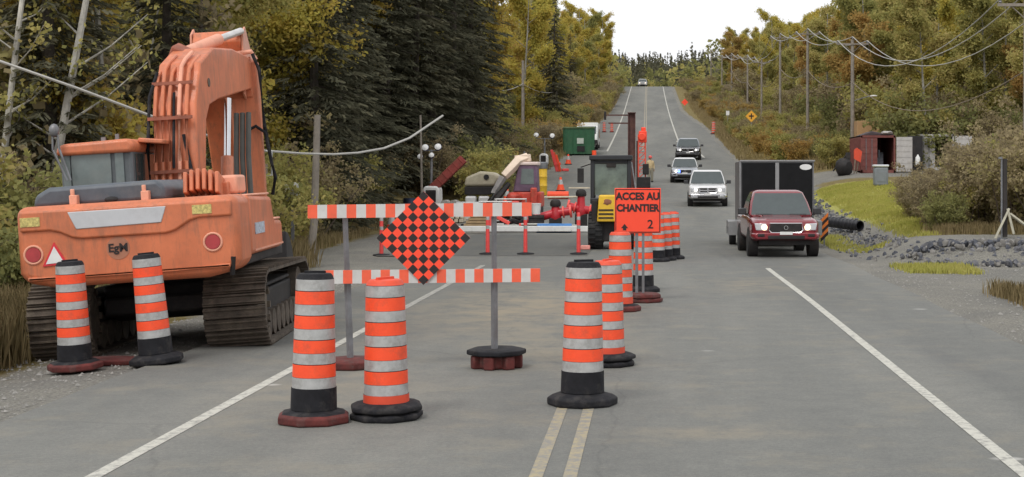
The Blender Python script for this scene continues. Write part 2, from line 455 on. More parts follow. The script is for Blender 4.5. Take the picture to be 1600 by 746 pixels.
def asphalt_material(name, tone=1.0, dark=False):
    m = bpy.data.materials.new(name); m.use_nodes = True
    n, l = m.node_tree.nodes, m.node_tree.links
    b = n['Principled BSDF']; b.inputs['Roughness'].default_value = 0.85; b.inputs['Specular IOR Level'].default_value = 0.3
    tc = n.new('ShaderNodeTexCoord')
    def noise(s, d=6, r=0.65, vec=None):
        x = n.new('ShaderNodeTexNoise'); x.inputs['Scale'].default_value = s; x.inputs['Detail'].default_value = d; x.inputs['Roughness'].default_value = r
        l.new(vec or tc.outputs['Object'], x.inputs['Vector']); return x.outputs['Fac']
    def ramp(src, stops):
        r = n.new('ShaderNodeValToRGB'); e = r.color_ramp.elements
        e[0].position, e[0].color = stops[0][0], (*stops[0][1], 1)
        e[1].position, e[1].color = stops[-1][0], (*stops[-1][1], 1)
        for p, c in stops[1:-1]:
            q = e.new(p); q.color = (*c, 1)
        l.new(src, r.inputs['Fac']); return r.outputs['Color']
    def mixn(fac, a, bb, blend='MIX'):
        k = n.new('ShaderNodeMix'); k.data_type = 'RGBA'; k.blend_type = blend
        if isinstance(fac, float): k.inputs[0].default_value = fac
        else: l.new(fac, k.inputs[0])
        for s, v in ((6, a), (7, bb)):
            if isinstance(v, tuple): k.inputs[s].default_value = (*v, 1)
            else: l.new(v, k.inputs[s])
        return k.outputs[2]
    st = n.new('ShaderNodeMapping'); st.inputs['Scale'].default_value = (1.0, 0.12, 1.0)   # stretched along the lanes
    l.new(tc.outputs['Object'], st.inputs['Vector'])
    t = tone
    base = ramp(noise(0.35, 5, 0.6, st.outputs['Vector']), [(0.3, (0.142*t, 0.144*t, 0.136*t)), (0.5, (0.176*t, 0.178*t, 0.166*t)), (0.7, (0.215*t, 0.213*t, 0.195*t))])
    grain = ramp(noise(90, 3, 0.7), [(0.3, (0.72, 0.72, 0.72)), (0.7, (1.2, 1.2, 1.2))])
    cur = mixn(0.85, base, grain, 'MULTIPLY')
    cur = mixn(0.6, cur, ramp(noise(22, 5, 0.8), [(0.36, (0.74, 0.74, 0.75)), (0.64, (1.22, 1.21, 1.18))]), 'MULTIPLY')
    cur = mixn(0.5, cur, ramp(noise(2.6, 8, 0.75), [(0.34, (0.78, 0.79, 0.80)), (0.66, (1.18, 1.17, 1.13))]), 'MULTIPLY')
    blotch = ramp(noise(0.9, 8, 0.7), [(0.52, (0, 0, 0)), (0.72, (0.5, 0.5, 0.5))])
    cur = mixn(blotch, cur, (0.275*t, 0.245*t, 0.185*t))                       # dried dust
    dk = ramp(noise(0.6, 7, 0.7, st.outputs['Vector']), [(0.56, (0, 0, 0)), (0.75, (0.55, 0.55, 0.55))])
    cur = mixn(dk, cur, (0.115*t, 0.115*t, 0.117*t))
    vo = n.new('ShaderNodeTexVoronoi'); vo.feature = 'DISTANCE_TO_EDGE'; vo.inputs['Scale'].default_value = 0.22
    wv = n.new('ShaderNodeTexNoise'); wv.inputs['Scale'].default_value = 1.2; wv.inputs['Detail'].default_value = 5
    l.new(tc.outputs['Object'], wv.inputs['Vector'])
    va = n.new('ShaderNodeMix'); va.data_type = 'VECTOR'; va.inputs[0].default_value = 0.25
    l.new(tc.outputs['Object'], va.inputs[4]); l.new(wv.outputs['Color'], va.inputs[5])
    l.new(va.outputs[1], vo.inputs['Vector'])
    crack = ramp(vo.outputs['Distance'], [(0.0, (0.22, 0.22, 0.22)), (0.004, (0, 0, 0))])
    cur = mixn(crack, cur, (0.06, 0.06, 0.06))
    # pale scraped spots
    v2 = n.new('ShaderNodeTexVoronoi'); v2.inputs['Scale'].default_value = 0.9
    st2 = n.new('ShaderNodeMapping'); st2.inputs['Scale'].default_value = (0.5, 0.8, 1.0)
    l.new(tc.outputs['Object'], st2.inputs['Vector']); l.new(st2.outputs['Vector'], v2.inputs['Vector'])
    sp = ramp(v2.outputs['Distance'], [(0.04, (0.8, 0.8, 0.8)), (0.075, (0, 0, 0))])
    gate = ramp(noise(0.33, 3), [(0.52, (0, 0, 0)), (0.56, (1, 1, 1))])
    cur = mixn(mixn(1.0, sp, gate, 'MULTIPLY'), cur, (0.46, 0.45, 0.42))
    for (mxx, myy, rx, ry, amt) in ((-2.3, 27.5, 2.6, 7.0, .75), (-1.2, 21.0, 1.6, 3.5, .45), (-3.6, 17.0, 1.6, 2.5, .35), (.6, 14.2, 1.2, .5, .5), (2.2, 33.0, 1.6, 3.0, .4)):
        mp = n.new('ShaderNodeMapping'); mp.vector_type = 'TEXTURE'
        mp.inputs['Location'].default_value = (mxx, myy, 0); mp.inputs['Scale'].default_value = (rx, ry, 50)
        l.new(tc.outputs['Object'], mp.inputs['Vector'])
        gr = n.new('ShaderNodeTexGradient'); gr.gradient_type = 'SPHERICAL'; l.new(mp.outputs['Vector'], gr.inputs['Vector'])
        ma = n.new('ShaderNodeMath'); ma.operation = 'MULTIPLY'
        l.new(gr.outputs['Fac'], ma.inputs[0]); l.new(ramp(noise(1.3, 9, .75), [(.38, (0, 0, 0)), (.62, (1, 1, 1))]), ma.inputs[1])
        mb = n.new('ShaderNodeMath'); mb.operation = 'MULTIPLY'; mb.use_clamp = True; l.new(ma.outputs[0], mb.inputs[0]); mb.inputs[1].default_value = amt * 2
        cur = mixn(mb.outputs[0], cur, (0.27*t, 0.235*t, 0.175*t))
    l.new(cur, b.inputs['Base Color'])
    bp = n.new('ShaderNodeBump'); bp.inputs['Strength'].default_value = 0.25; bp.inputs['Distance'].default_value = 0.01
    l.new(noise(160, 2), bp.inputs['Height']); l.new(bp.outputs['Normal'], b.inputs['Normal'])
    return m

def paint_material(name, rgb, worn):
    m = bpy.data.materials.new(name); m.use_nodes = True
    n, l = m.node_tree.nodes, m.node_tree.links
    b = n['Principled BSDF']; b.inputs['Roughness'].default_value = 0.8
    tc = n.new('ShaderNodeTexCoord')
    nz = n.new('ShaderNodeTexNoise'); nz.inputs['Scale'].default_value = 9; nz.inputs['Detail'].default_value = 9; nz.inputs['Roughness'].default_value = 0.75
    l.new(tc.outputs['Object'], nz.inputs['Vector'])
    r = n.new('ShaderNodeValToRGB'); e = r.color_ramp.elements
    e[0].position = worn - 0.1; e[0].color = (0.22, 0.215, 0.20, 1)
    e[1].position = worn + 0.06; e[1].color = (*rgb, 1)
    l.new(nz.outputs['Fac'], r.inputs['Fac']); l.new(r.outputs['Color'], b.inputs['Base Color'])
    return m

def strip(name, fl, fr, y0, y1, dz, m, label, skirt=0.0, wob=0.0, nxs=1):
    ys = np.unique(np.concatenate([[y0, y1], YS[(YS > y0) & (YS < y1)]]))
    L, Rr = np.array([float(fl(y)) for y in ys]), np.array([float(fr(y)) for y in ys])
    if wob:
        g = np.random.RandomState(3)
        L = L + wob * np.interp(ys, ys[::2], g.uniform(-1, 1, len(ys[::2]))); Rr = Rr + wob * np.interp(ys, ys[::2], g.uniform(-1, 1, len(ys[::2])))
    z = zr(ys) + dz
    cols = [np.stack([L, ys, z], 1), np.stack([Rr, ys, z], 1)]
    if skirt:
        cols = [np.stack([L - 0.12, ys, z - skirt], 1)] + cols + [np.stack([Rr + 0.12, ys, z - skirt], 1)]
    k = len(cols)
    v = np.stack(cols, 1).reshape(-1, 3)
    i, j = np.meshgrid(np.arange(k - 1), np.arange(len(ys) - 1))
    q = (j * k + i).ravel()
    o = np_mesh(name, v, np.stack([q, q + 1, q + k + 1, q + k], 1), m)
    return tag(o, label, None, kind='structure')

M_asph = asphalt_material('worn_asphalt')
strip('road', edge_l, edge_r, -28, 430, 0.0, M_asph, 'grey two lane asphalt road', skirt=0.1, wob=0.06)
M_new = asphalt_material('dark_patch_asphalt', 0.66)
strip('asphalt_patch', lambda y: -8.0 + 0.1 * (y - 45), lambda y: -1.9, 44.5, 58.0, 0.006, M_new, 'darker fresh asphalt before the trench')
M_wl = paint_material('white_road_paint', (0.50, 0.49, 0.43), 0.46)
M_wf = paint_material('faded_white_paint', (0.42, 0.41, 0.36), 0.53)
M_yl = paint_material('yellow_road_paint', (0.36, 0.305, 0.19), 0.525)
LW = 0.065
strip('edge_line', lambda y: -4.42 - LW, lambda y: -4.42 + LW, -20, 24, 0.004, M_wl, 'white painted line on the left of the road')
strip('edge_line', lambda y: -4.42 - LW, lambda y: -4.42 + LW, 24, 40, 0.004, M_wf, 'faded white painted line on the left of the road')
strip('edge_line', lambda y: 2.97 - LW - 0.07 * float(ss(28, 39, y)), lambda y: 2.97 + LW - 0.07 * float(ss(28, 39, y)), -20, 38.8, 0.004, M_wl, 'white painted line on the right of the road')
for s in (-0.135, 0.135):
    strip('centre_line', lambda y, s=s: -0.79 + s - 0.055, lambda y, s=s: -0.79 + s + 0.055, -20, 15.9, 0.004, M_yl, 'worn double yellow centre line')
    strip('centre_line', lambda y, s=s: -0.79 + s - 0.075 + XC(y), lambda y, s=s: -0.79 + s + 0.075 + XC(y), 150, 390, 0.03, M_yl, 'yellow centre line on the far hill')
strip('edge_line', lambda y: -4.4 - 0.09 + XC(y), lambda y: -4.4 + 0.09 + XC(y), 150, 390, 0.03, M_wl, 'white left edge line on the far hill')
strip('edge_line', lambda y: 2.95 - 0.09 + XC(y) * 0.7, lambda y: 2.95 + 0.09 + XC(y) * 0.7, 172, 390, 0.03, M_wl, 'white right edge line on the far hill')
strip('edge_line', lambda y: 4.6 - 1.9 * float(ss(140, 172, y)) - 0.1, lambda y: 4.6 - 1.9 * float(ss(140, 172, y)) + 0.1, 138, 172, 0.03, M_wl, 'white line bending towards the turning lane')

# ------------------------------------------------------------------ shared materials
M_fluo = mat('fluorescent_orange', (1.0, 0.085, 0.022), 0.55, var=0.10, scale=9, dirt=(0.30, 0.085, 0.05), dirt_amt=0.55)
M_band = mat('reflective_silver_band', (0.43, 0.43, 0.42), 0.42, 0.15, var=0.16, scale=11, dirt=(0.16, 0.145, 0.125), dirt_amt=0.6)
M_rub = mat('black_rubber', (0.013, 0.013, 0.016), 0.8, var=0.4, scale=8, dirt=(0.10, 0.09, 0.08), dirt_amt=0.5, spec=0.3)
M_rubr = mat('dull_red_rubber', (0.105, 0.020, 0.017), 0.85, var=0.45, scale=9, dirt=(0.10, 0.08, 0.07), dirt_amt=0.8)
M_ored = mat('faded_orange_plastic', (0.70, 0.075, 0.03), 0.6, var=0.15, dirt=(0.35, 0.08, 0.05), dirt_amt=0.4)
M_gal = mat('galvanised_steel', (0.22, 0.225, 0.235), 0.5, 0.5, var=0.25, dirt=(0.12, 0.08, 0.06), dirt_amt=0.4)
M_white = mat('white_paint', (0.75, 0.75, 0.73), 0.5, var=0.06, dirt=(0.4, 0.38, 0.34), dirt_amt=0.3)
M_bsign = mat('sign_black', (0.018, 0.012, 0.012), 0.6, var=0.1)
M_osign = mat('sign_orange', (1.0, 0.075, 0.03), 0.45, var=0.04)
M_exor = mat('machine_orange_paint', (.62, .178, .076), 0.55, var=0.14, scale=2.5, dirt=(0.33, 0.13, 0.075), dirt_amt=0.65, coat=0.1)
weather(M_exor)
M_exlt = mat('sun_bleached_orange', (0.78, 0.36, 0.24), 0.6, var=0.1, dirt=(0.4, 0.2, 0.12), dirt_amt=0.5)
M_exgr = mat('dark_grey_cover', (0.085, 0.10, 0.12), 0.5, var=0.2, dirt=(0.2, 0.19, 0.18), dirt_amt=0.4)
M_steel = mat('muddy_track_steel', (0.10, 0.08, 0.062), 0.8, 0.3, var=0.4, scale=6, dirt=(0.21, 0.17, 0.125), dirt_amt=0.9, bump=0.4)
M_dark = mat('dark_machinery', (0.022, 0.02, 0.02), 0.7, 0.2, var=0.4, dirt=(0.08, 0.06, 0.05), dirt_amt=0.5)
M_glass = mat('dark_window_glass', (0.05, 0.065, 0.065), 0.08, 0.0, var=0.1, spec=0.8)
M_cabg = mat('dusty_cab_glass', (0.15, 0.18, 0.175), 0.25, 0.0, var=0.25, scale=2, spec=0.6, dirt=(0.2, 0.2, 0.18), dirt_amt=0.5)
M_chrome = mat('chrome', (0.62, 0.62, 0.63), 0.18, 1.0, var=0.05)
M_tyre = mat('tyre_rubber', (0.018, 0.018, 0.019), 0.85, var=0.3, dirt=(0.09, 0.08, 0.07), dirt_amt=0.4)
M_rim = mat('wheel_alloy', (0.35, 0.35, 0.36), 0.35, 0.8, var=0.1)
M_red = mat('red_lens', (0.65, 0.035, 0.05), 0.3, var=0.1)
M_yell = mat('machine_yellow', (0.80, 0.50, 0.035), 0.5, var=0.1, dirt=(0.4, 0.28, 0.08), dirt_amt=0.4)
M_wood = mat('weathered_wood', (0.22, 0.18, 0.135), 0.9, var=0.3, scale=8, bump=0.3)
M_pole = mat('grey_pole_wood', (0.25, 0.22, 0.185), 0.9, var=0.25, scale=3, bump=0.3)
M_wire = mat('pale_cable', (0.42, 0.41, 0.38), 0.6, var=0.1)
M_lampwarm = mat('lit_headlamp', (0.9, 0.85, 0.7), 0.2, emit=(1.0, 0.72, 0.38), es=2.4)
M_lampcool = mat('lit_white_headlamp', (0.9, 0.9, 0.9), 0.2, emit=(1.0, 0.93, 0.8), es=2.2)
M_lens = mat('clear_lamp_lens', (0.55, 0.56, 0.58), 0.12, var=0.1, spec=0.8)

# ------------------------------------------------------------------ excavator
def make_excavator():
    O = Vector((-7.05, 23.15, -0.12))
    t = thing('excavator', 'large orange tracked excavator parked on the left shoulder with its boom raised', 'excavator', O)
    t.rotation_euler = (0, R(-3.6), R(5))
    # undercarriage
    def track(sx):
        m = MB()
        ca, ra, cb, rb = (-1.72, .56), .50, (1.85, .53), .48
        pts = []
        for k in range(15):
            a = R(90 + 180 * k / 14 - 4); pts.append((ca[0] + ra * math.cos(a), ca[1] + ra * math.sin(a)))
        for k in range(15):
            a = R(-90 + 180 * k / 14); pts.append((cb[0] + rb * math.cos(a), cb[1] + rb * math.sin(a)))
        # walk the closed loop and lay one shoe each 0.19 m
        P = pts + [pts[0]]
        seg = [math.dist(P[i], P[i+1]) for i in range(len(P)-1)]
        tot = sum(seg); n = int(tot / 0.165)
        for k in range(n):
            s = tot * k / n; i = 0
            while s > seg[i]: s -= seg[i]; i += 1
            f = s / seg[i]
            y = P[i][0] + (P[i+1][0] - P[i][0]) * f; z = P[i][1] + (P[i+1][1] - P[i][1]) * f
            ang = math.atan2(P[i+1][1] - P[i][1], P[i+1][0] - P[i][0])
            if 0.9 > z > 0.85 and abs(y) < 1.6: z -= 0.0
            m.box((sx, y, z), (0.84, 0.155, 0.045), rot=(ang, 0, 0))
            g = Vector((0, math.sin(ang), -math.cos(ang))) * 0.035
            for off in (-0.05, 0.05):
                m.box((sx + g.x, y + g.y + off * math.cos(ang), z + g.z + off * math.sin(ang)), (0.84, 0.022, 0.05), rot=(ang, 0, 0))
        tb = m.build('track', M_steel, t)
        w = MB()
        for s in (-1, 1):
            w.cyl((sx + s*.30, ca[0], ca[1]), (sx + s*.16, ca[0], ca[1]), .40, n=22)
            w.cyl((sx + s*.30, cb[0], cb[1]), (sx + s*.16, cb[0], cb[1]), .38, n=22)
            for k in range(7): w.cyl((sx + s*.30, -1.2 + k*.42, .27), (sx + s*.18, -1.2 + k*.42, .27), .19, n=14)
            for k in range(12):
                a = 2*math.pi*k/12
                w.box((sx + s*.31, ca[0] + .40*math.cos(a), ca[1] + .40*math.sin(a)), (.06, .07, .09), rot=(a, 0, 0))
        w.build('track_wheels', M_steel, tb)
        fr = MB()
        fr.box((sx, .05, .58), (.44, 3.1, .34))
        fr.box((sx, .05, .82), (.52, 2.2, .06))
        fr.build('track_frame', M_dark, tb, bevel=.03)
    track(-1.17); track(1.17)
    u = MB()
    u.box((0, 0, .72), (1.9, 1.5, .42)); u.box((0, 1.0, .6), (1.6, .7, .25), rot=(.2, 0, 0)); u.box((0, -1.0, .6), (1.6, .7, .25), rot=(-.2, 0, 0))
    u.cyl((0, 0, .9), (0, 0, 1.2), .72, n=28)
    u.build('undercarriage', M_dark, t, bevel=.04)
    # house
    h = MB()
    h.box((0, -.55, 1.24), (2.7, 3.4, .14)); h.box((0, -.9, 1.16), (1.6, 3.6, .1))
    h.build('deck', M_dark, t, bevel=.02)
    cw = MB()
    prof = [(-1.42, 1.28), (-1.36, 1.16), (-1.0, 1.08), (1.0, 1.08), (1.38, 1.16), (1.44, 1.3), (1.44, 2.16), (-1.42, 2.16)]
    cw.prism(prof, 'y', -2.98, -2.05)
    c = cw.build('counterweight', M_exor, t, bevel=.13, seg=4)
    band = MB()
    band.prism([(-1.36, 1.83), (-.98, 1.83), (-.86, 1.80), (-.70, 1.72), (-.58, 1.70), (.50, 1.70), (.62, 1.73), (.82, 1.85), (.94, 1.88), (1.36, 1.88), (1.36, 2.10), (-1.36, 2.10)], 'y', -3.015, -2.9)
    band.build('upper_lip', M_exor, c, bevel=.03, seg=3)
    lo = MB(); lo.prism([(-1.3, 1.18), (-1.3, 1.24), (-.6, 1.22), (.6, 1.22), (1.3, 1.26), (1.3, 1.2)], 'y', -3.0, -2.93); lo.build('lower_rib', M_exor, c, bevel=.02)
    pn = MB(); pn.prism([(-.74, 2.06), (.52, 2.06), (.45, 1.85), (-.64, 1.83)], 'y', -3.027, -2.99); pn.build('white_panel', mat('panel_pale_grey', (.52, .53, .55), .5, var=.06, dirt=(.3, .28, .27), dirt_amt=.3), c, bevel=.01)
    for x, z in ((-1.21, 1.53), (1.09, 1.55)):
        l = MB(); l.cyl((x, -2.975, z), (x, -3.0, z), .10, .095, n=22); l.build('reflector', mat('dull_red_reflector', (.42, .045, .05), .45, var=.2), c)
        l = MB(); l.torus((x, -2.985, z), (0, 1, 0), .115, .016, mi=0); l.build('reflector_rim', M_exlt, c)
    tr = MB(); tr.prism([(-1.10, 1.37), (-.78, 1.39), (-.94, 1.68)], 'y', -3.0, -2.96); tr.build('triangle_border', M_red, c)
    tr = MB(); tr.prism([(-1.055, 1.40), (-.825, 1.412), (-.94, 1.625)], 'y', -3.006, -2.98); tr.build('warning_triangle', M_white, c)
    em = MB(); em.cyl((-.13, -2.97, 1.55), (-.13, -2.985, 1.55), .15, n=24); em.build('emblem', mat('emblem_dull', (.40, .17, .10), .6), c)
    text('EgM', .15, M_bsign, c, (-.13, -2.99, 1.55), (R(90), 0, 0), bold=.004)
    M_stk = mat('yellow_sticker', (.55, .46, .16), .5, var=.5, scale=30)
    for x, z in ((-1.22, 1.96), (.98, 1.99)):
        s = MB(); s.box((x, -3.019, z), (.25, .01, .12)); s.build('sticker', M_stk, c)
    st = MB(); st.cyl((1.30, -2.9, 1.1), (1.34, -2.97, 1.34), .035, n=8); st.build('tow_bracket', M_dark, c)
    # engine bay sides
    s = MB(); s.prism([(-2.05, 1.3), (.75, 1.3), (.75, 1.72), (.05, 1.74), (-.15, 2.10), (-2.05, 2.14)], 'x', .95, 1.43)
    sr = s.build('side_cover', M_exor, t, bevel=.07, seg=3)
    e = MB(); e.box((1.19, -1.1, 2.135), (.44, 1.8, .03)); e.build('top_plate', M_exlt, sr, bevel=.012)
    e = MB(); e.box((1.19, .4, 1.745), (.44, .62, .03)); e.build('step_plate', M_exlt, sr, bevel=.01)
    e = MB(); e.box((1.435, -.55, 1.36), (.012, 2.5, .025)); e.build('trim_line', M_exlt, sr)
    e = MB(); e.box((1.438, -1.35, 1.66), (.012, .75, .16)); e.build('side_sticker', mat('blue_white_sticker', (.45, .5, .58), .5, var=.5, scale=18), sr)
    s = MB(); s.prism([(-2.05, 1.3), (.0, 1.3), (.0, 2.1), (-2.05, 2.12)], 'x', -1.42, -.8); s.build('side_cover', M_exor, t, bevel=.06, seg=3)
    hd = MB(); hd.prism([(-1.32, 2.14), (.42, 2.14), (.42, 2.32), (.32, 2.42), (-1.1, 2.40), (-1.28, 2.3)], 'y', -2.55, -.75); hd.build('engine_hood', M_exgr, t, bevel=.06, seg=3)
    for x in (-.75, .18):
        q = MB(); q.box((x, -2.62, 2.2), (.1, .14, .16)); q.cyl((x - .02, -2.62, 2.26), (x - .02, -2.62, 2.36), .03, n=8); q.build('hood_latch', M_exlt, t, bevel=.01)
    q = MB(); q.blob((-.26, -2.66, 2.19), (.09, .05, .045), 3, .05, 2); q.build('tail_lamp', M_dark, t)
    g = MB()
    for k in range(6): g.box((.60 + k*.085, -1.9, 2.3 + .04*math.sin(k*.7)), (.055, .5, .3), rot=(-.25, 0, 0))
    g.box((.82, -1.5, 2.24), (.6, .7, .2)); g.build('ribbed_cover', M_exor, t, bevel=.015)
    g = MB(); g.box((1.02, -1.35, 2.3), (.4, .7, .26)); g.build('filter_box', M_exlt, t, bevel=.04)
    # cab
    cb = MB()
    cb.prism([(-.75, 1.32), (1.05, 1.32), (1.2, 1.7), (1.05, 2.9), (-.75, 2.9)], 'x', -1.44, -.42)
    cab = cb.build('cab', mat('cab_dark_frame', (.10, .11, .115), .5, var=.2), t, bevel=.05)
    w = MB(); w.box((-1.0, -.765, 2.55), (.56, .02, .66)); w.build('rear_window', M_cabg, cab, bevel=.01)
    for x_, w_ in ((-1.345, .1), (-.60, .12)):
        w = MB(); w.box((x_, -.765, 2.55), (w_, .02, .66)); w.build('corner_window', M_cabg, cab)
    w = MB(); w.prism([(-.6, 2.2), (.95, 2.2), (.85, 2.84), (-.6, 2.84)], 'x', -.425, -.405); w.build('side_window', M_glass, cab)
    rf = MB(); rf.prism([(-1.47, 2.86), (-.40, 2.86), (-.36, 2.98), (-.44, 3.06), (-1.38, 3.03), (-1.46, 2.97)], 'y', -.85, 1.15)
    rf.build('cab_roof', M_exor, cab, bevel=.05, seg=3)
    rf = MB(); rf.box((-.22, .3, 3.02), (.36, 1.5, .07), rot=(0, .12, 0)); rf.box((-.06, .2, 2.86), (.04, .05, .34)); rf.box((-.04, .22, 2.55), (.26, .05, .3)); rf.build('side_guard', M_exor, cab, bevel=.02)
    for c_, d_ in (((-.7, -.4, 3.1), (.05, .05, .1)), ((-.95, -.2, 3.09), (.06, .06, .06)), ((-.25, .3, 3.1), (.03, .03, .14))):
        lm = MB(); lm.box(c_, d_); lm.build('roof_fitting', M_gal, cab)
    mr = MB(); mr.tube([(-1.30, -.95, 2.5), (-1.47, -.95, 2.95), (-1.47, -.95, 3.2)], .018); mr.tube([(-1.25, -.95, 2.5), (-1.38, -.95, 2.95), (-1.40, -.95, 3.2)], .018)
    mr.blob((-1.44, -.95, 3.23), (.075, .06, .10), 1, .05, 2); mr.build('mirror', M_gal, cab)
    # boom and arm
    def beam(path, wdt, thick, name, m, parent, x0=0.0):
        b = MB(); rings = []
        for i, (p, th) in enumerate(zip(path, thick)):
            a = Vector(path[max(i-1, 0)]); c2 = Vector(path[min(i+1, len(path)-1)])
            d = (c2 - a).normalized(); nrm = Vector((-d.y, d.x))
            hi = Vector(p) + nrm * th / 2; lo2 = Vector(p) - nrm * th / 2
            rings.append([(x0 - wdt/2, hi.x, hi.y), (x0 + wdt/2, hi.x, hi.y), (x0 + wdt/2, lo2.x, lo2.y), (x0 - wdt/2, lo2.x, lo2.y)])
        b.loft(rings)
        return b.build(name, m, parent, bevel=.03)
    bp = [(.20, 1.85), (.30, 2.7), (.46, 3.45), (.80, 3.90), (1.5, 4.10), (2.8, 4.22), (4.4, 4.28)]
    bx = .0
    boom = beam(bp, .64, [.42, .50, .60, .76, .84, .76, .5], 'boom', M_exor, t, bx + .03)
    boom.rotation_euler = (0, 0, R(-3))
    for k, (x, zt) in enumerate(((-.26, 4.06), (-.15, 4.16), (-.045, 4.10), (.10, 4.20), (.21, 4.14))):
        pp = MB(); pp.tube([(bx + x, -.10, 1.95), (bx + x, -.03, 2.7), (bx + x, .09, 3.4), (bx + x, .24, 3.8), (bx + x, .42, zt - .04), (bx + x + .01, .62, zt + .08), (bx + x + .02, 1.0, zt + .22)], .032, 8)
        pp.build('hydraulic_pipe', M_exor if k != 3 else M_exlt, boom)
    for z, y, w_ in ((2.55, -.07, .62), (3.36, .05, .66), (3.9, .30, .60)):
        cl = MB(); cl.box((bx - .02, y - .02, z), (w_, .06, .05)); cl.build('pipe_clamp', mat('rusty_bracket', (.30, .10, .06), .7, var=.3), boom)
    for pts_, r_ in (([(bx - .33, -.1, 2.0), (bx - .36, -.04, 2.9), (bx - .34, .15, 3.7), (bx - .27, .4, 4.08)], .026), ([(bx + .03, -.12, 2.6), (bx + .03, .02, 3.2), (bx + .02, .2, 3.75)], .022), ([(bx + .16, -.1, 2.1), (bx + .28, -.06, 2.5), (bx + .16, .06, 3.1)], .03)):
        ho = MB(); ho.tube(pts_, r_); ho.build('hose', M_rub, boom)
    for z_, y_ in ((4.28, .75), (1.95, .25)):
        q = MB(); q.cyl((bx - .36, y_ + .25, z_ - .35), (bx + .36, y_ + .25, z_ - .35), .07, n=12); q.build('pivot_pin', M_steel, boom)
    # lifting cylinders either side of the boom
    for s in (-1, 1):
        q = MB(); q.cyl((bx + s*.46, 1.05, 1.5), (bx + s*.46, 1.45, 2.75), .10, n=14); q.build('lift_cylinder', M_exor, boom)
        q = MB(); q.cyl((bx + s*.46, 1.45, 2.75), (bx + s*.46, 1.75, 3.7), .055, n=12); q.build('cylinder_rod', M_chrome, boom)
    # arm (stick): stands behind the boom tip
    arm = beam([(4.05, 4.95), (4.5, 4.6), (4.95, 3.9), (5.35, 2.6), (5.65, 1.3)], .84, [.25, .7, .75, .55, .36], 'arm', M_exor, t, bx + .0)
    for s in (-1, 1):
        q = MB(); q.prism([(3.8, 3.9), (4.7, 3.5), (4.9, 4.6), (4.3, 5.12), (4.05, 5.0)], 'x', bx + s*.43, bx + s*.46); q.build('side_plate', M_exor, arm)
    q = MB(); q.box((bx + .18, 4.02, 4.2), (.78, .05, .72)); q.build('cross_plate', M_exor, arm, bevel=.02)
    q = MB(); q.box((bx + .22, 3.985, 4.30), (.26, .012, .28)); q.build('arm_sticker', mat('pale_worn_sticker', (.42, .40, .38), .6, var=.3, scale=9), arm)
    q = MB(); q.tube([(bx - .3, 3.95, 4.58), (bx + .2, 3.95, 4.61), (bx + .60, 3.95, 4.64), (bx + .66, 4.0, 4.5)], .04, 8); q.build('cross_pipe', M_exlt, arm)
    for pts_, r_ in (([(bx + .62, 3.95, 4.6), (bx + .72, 3.95, 4.3), (bx + .74, 4.0, 3.3), (bx + .76, 4.2, 2.9), (bx + .84, 4.2, 2.4), (bx + .76, 4.3, 2.1)], .035), ([(bx + .45, 3.95, 3.25), (bx + .6, 3.93, 3.32), (bx + .75, 3.95, 3.2), (bx + .84, 3.95, 2.6)], .03)):
        q = MB(); q.tube(pts_, r_, 7); q.build('arm_hose', M_rub, arm)
    q = MB()
    for k in range(3): q.tube([(bx + .36 + k*.10, 2.7, 3.5), (bx + .36 + k*.10, 2.5, 2.8), (bx + .38 + k*.11, 2.3, 1.9)], .045, 8)
    q.build('arm_cylinder_hose', mat('grey_hose', (.085, .085, .075), .6, var=.2), boom)
    q = MB(); q.box((bx + .42, 4.15, 3.1), (.50, .24, 2.75)); q.build('arm_upright', M_exor, arm, bevel=.03)
    q = MB(); q.cyl((bx - .16, 1.6, 4.46), (bx + .04, 3.1, 4.80), .10, n=14); q.build('arm_cylinder', M_exlt, boom)
    q = MB(); q.cyl((bx + .04, 3.1, 4.80), (bx + .20, 4.1, 5.02), .065, n=12); q.build('arm_cylinder_rod', mat('pale_rod', (.62, .60, .58), .3, .4), boom)
    q = MB(); q.box((bx - .2, 1.5, 4.44), (.26, .3, .26), rot=(.3, .5, 0)); q.build('cylinder_bracket', mat('rusty_bracket', (.3, .1, .06)), boom, bevel=.03)
    bk = MB()
    a = [(5.3 + .75*math.cos(R(k)), .75 + .65*math.sin(R(k))) for k in range(-110, 91, 20)]
    bk.prism(a + [(5.2, .95)], 'x', bx - .3, bx + .8)
    for k in range(5): bk.box((bx - .25 + k*.25, 5.0, .12), (.1, .25, .1), rot=(.3, 0, 0))
    bk.build('bucket', M_dark, t, bevel=.02)
    return t
make_excavator()

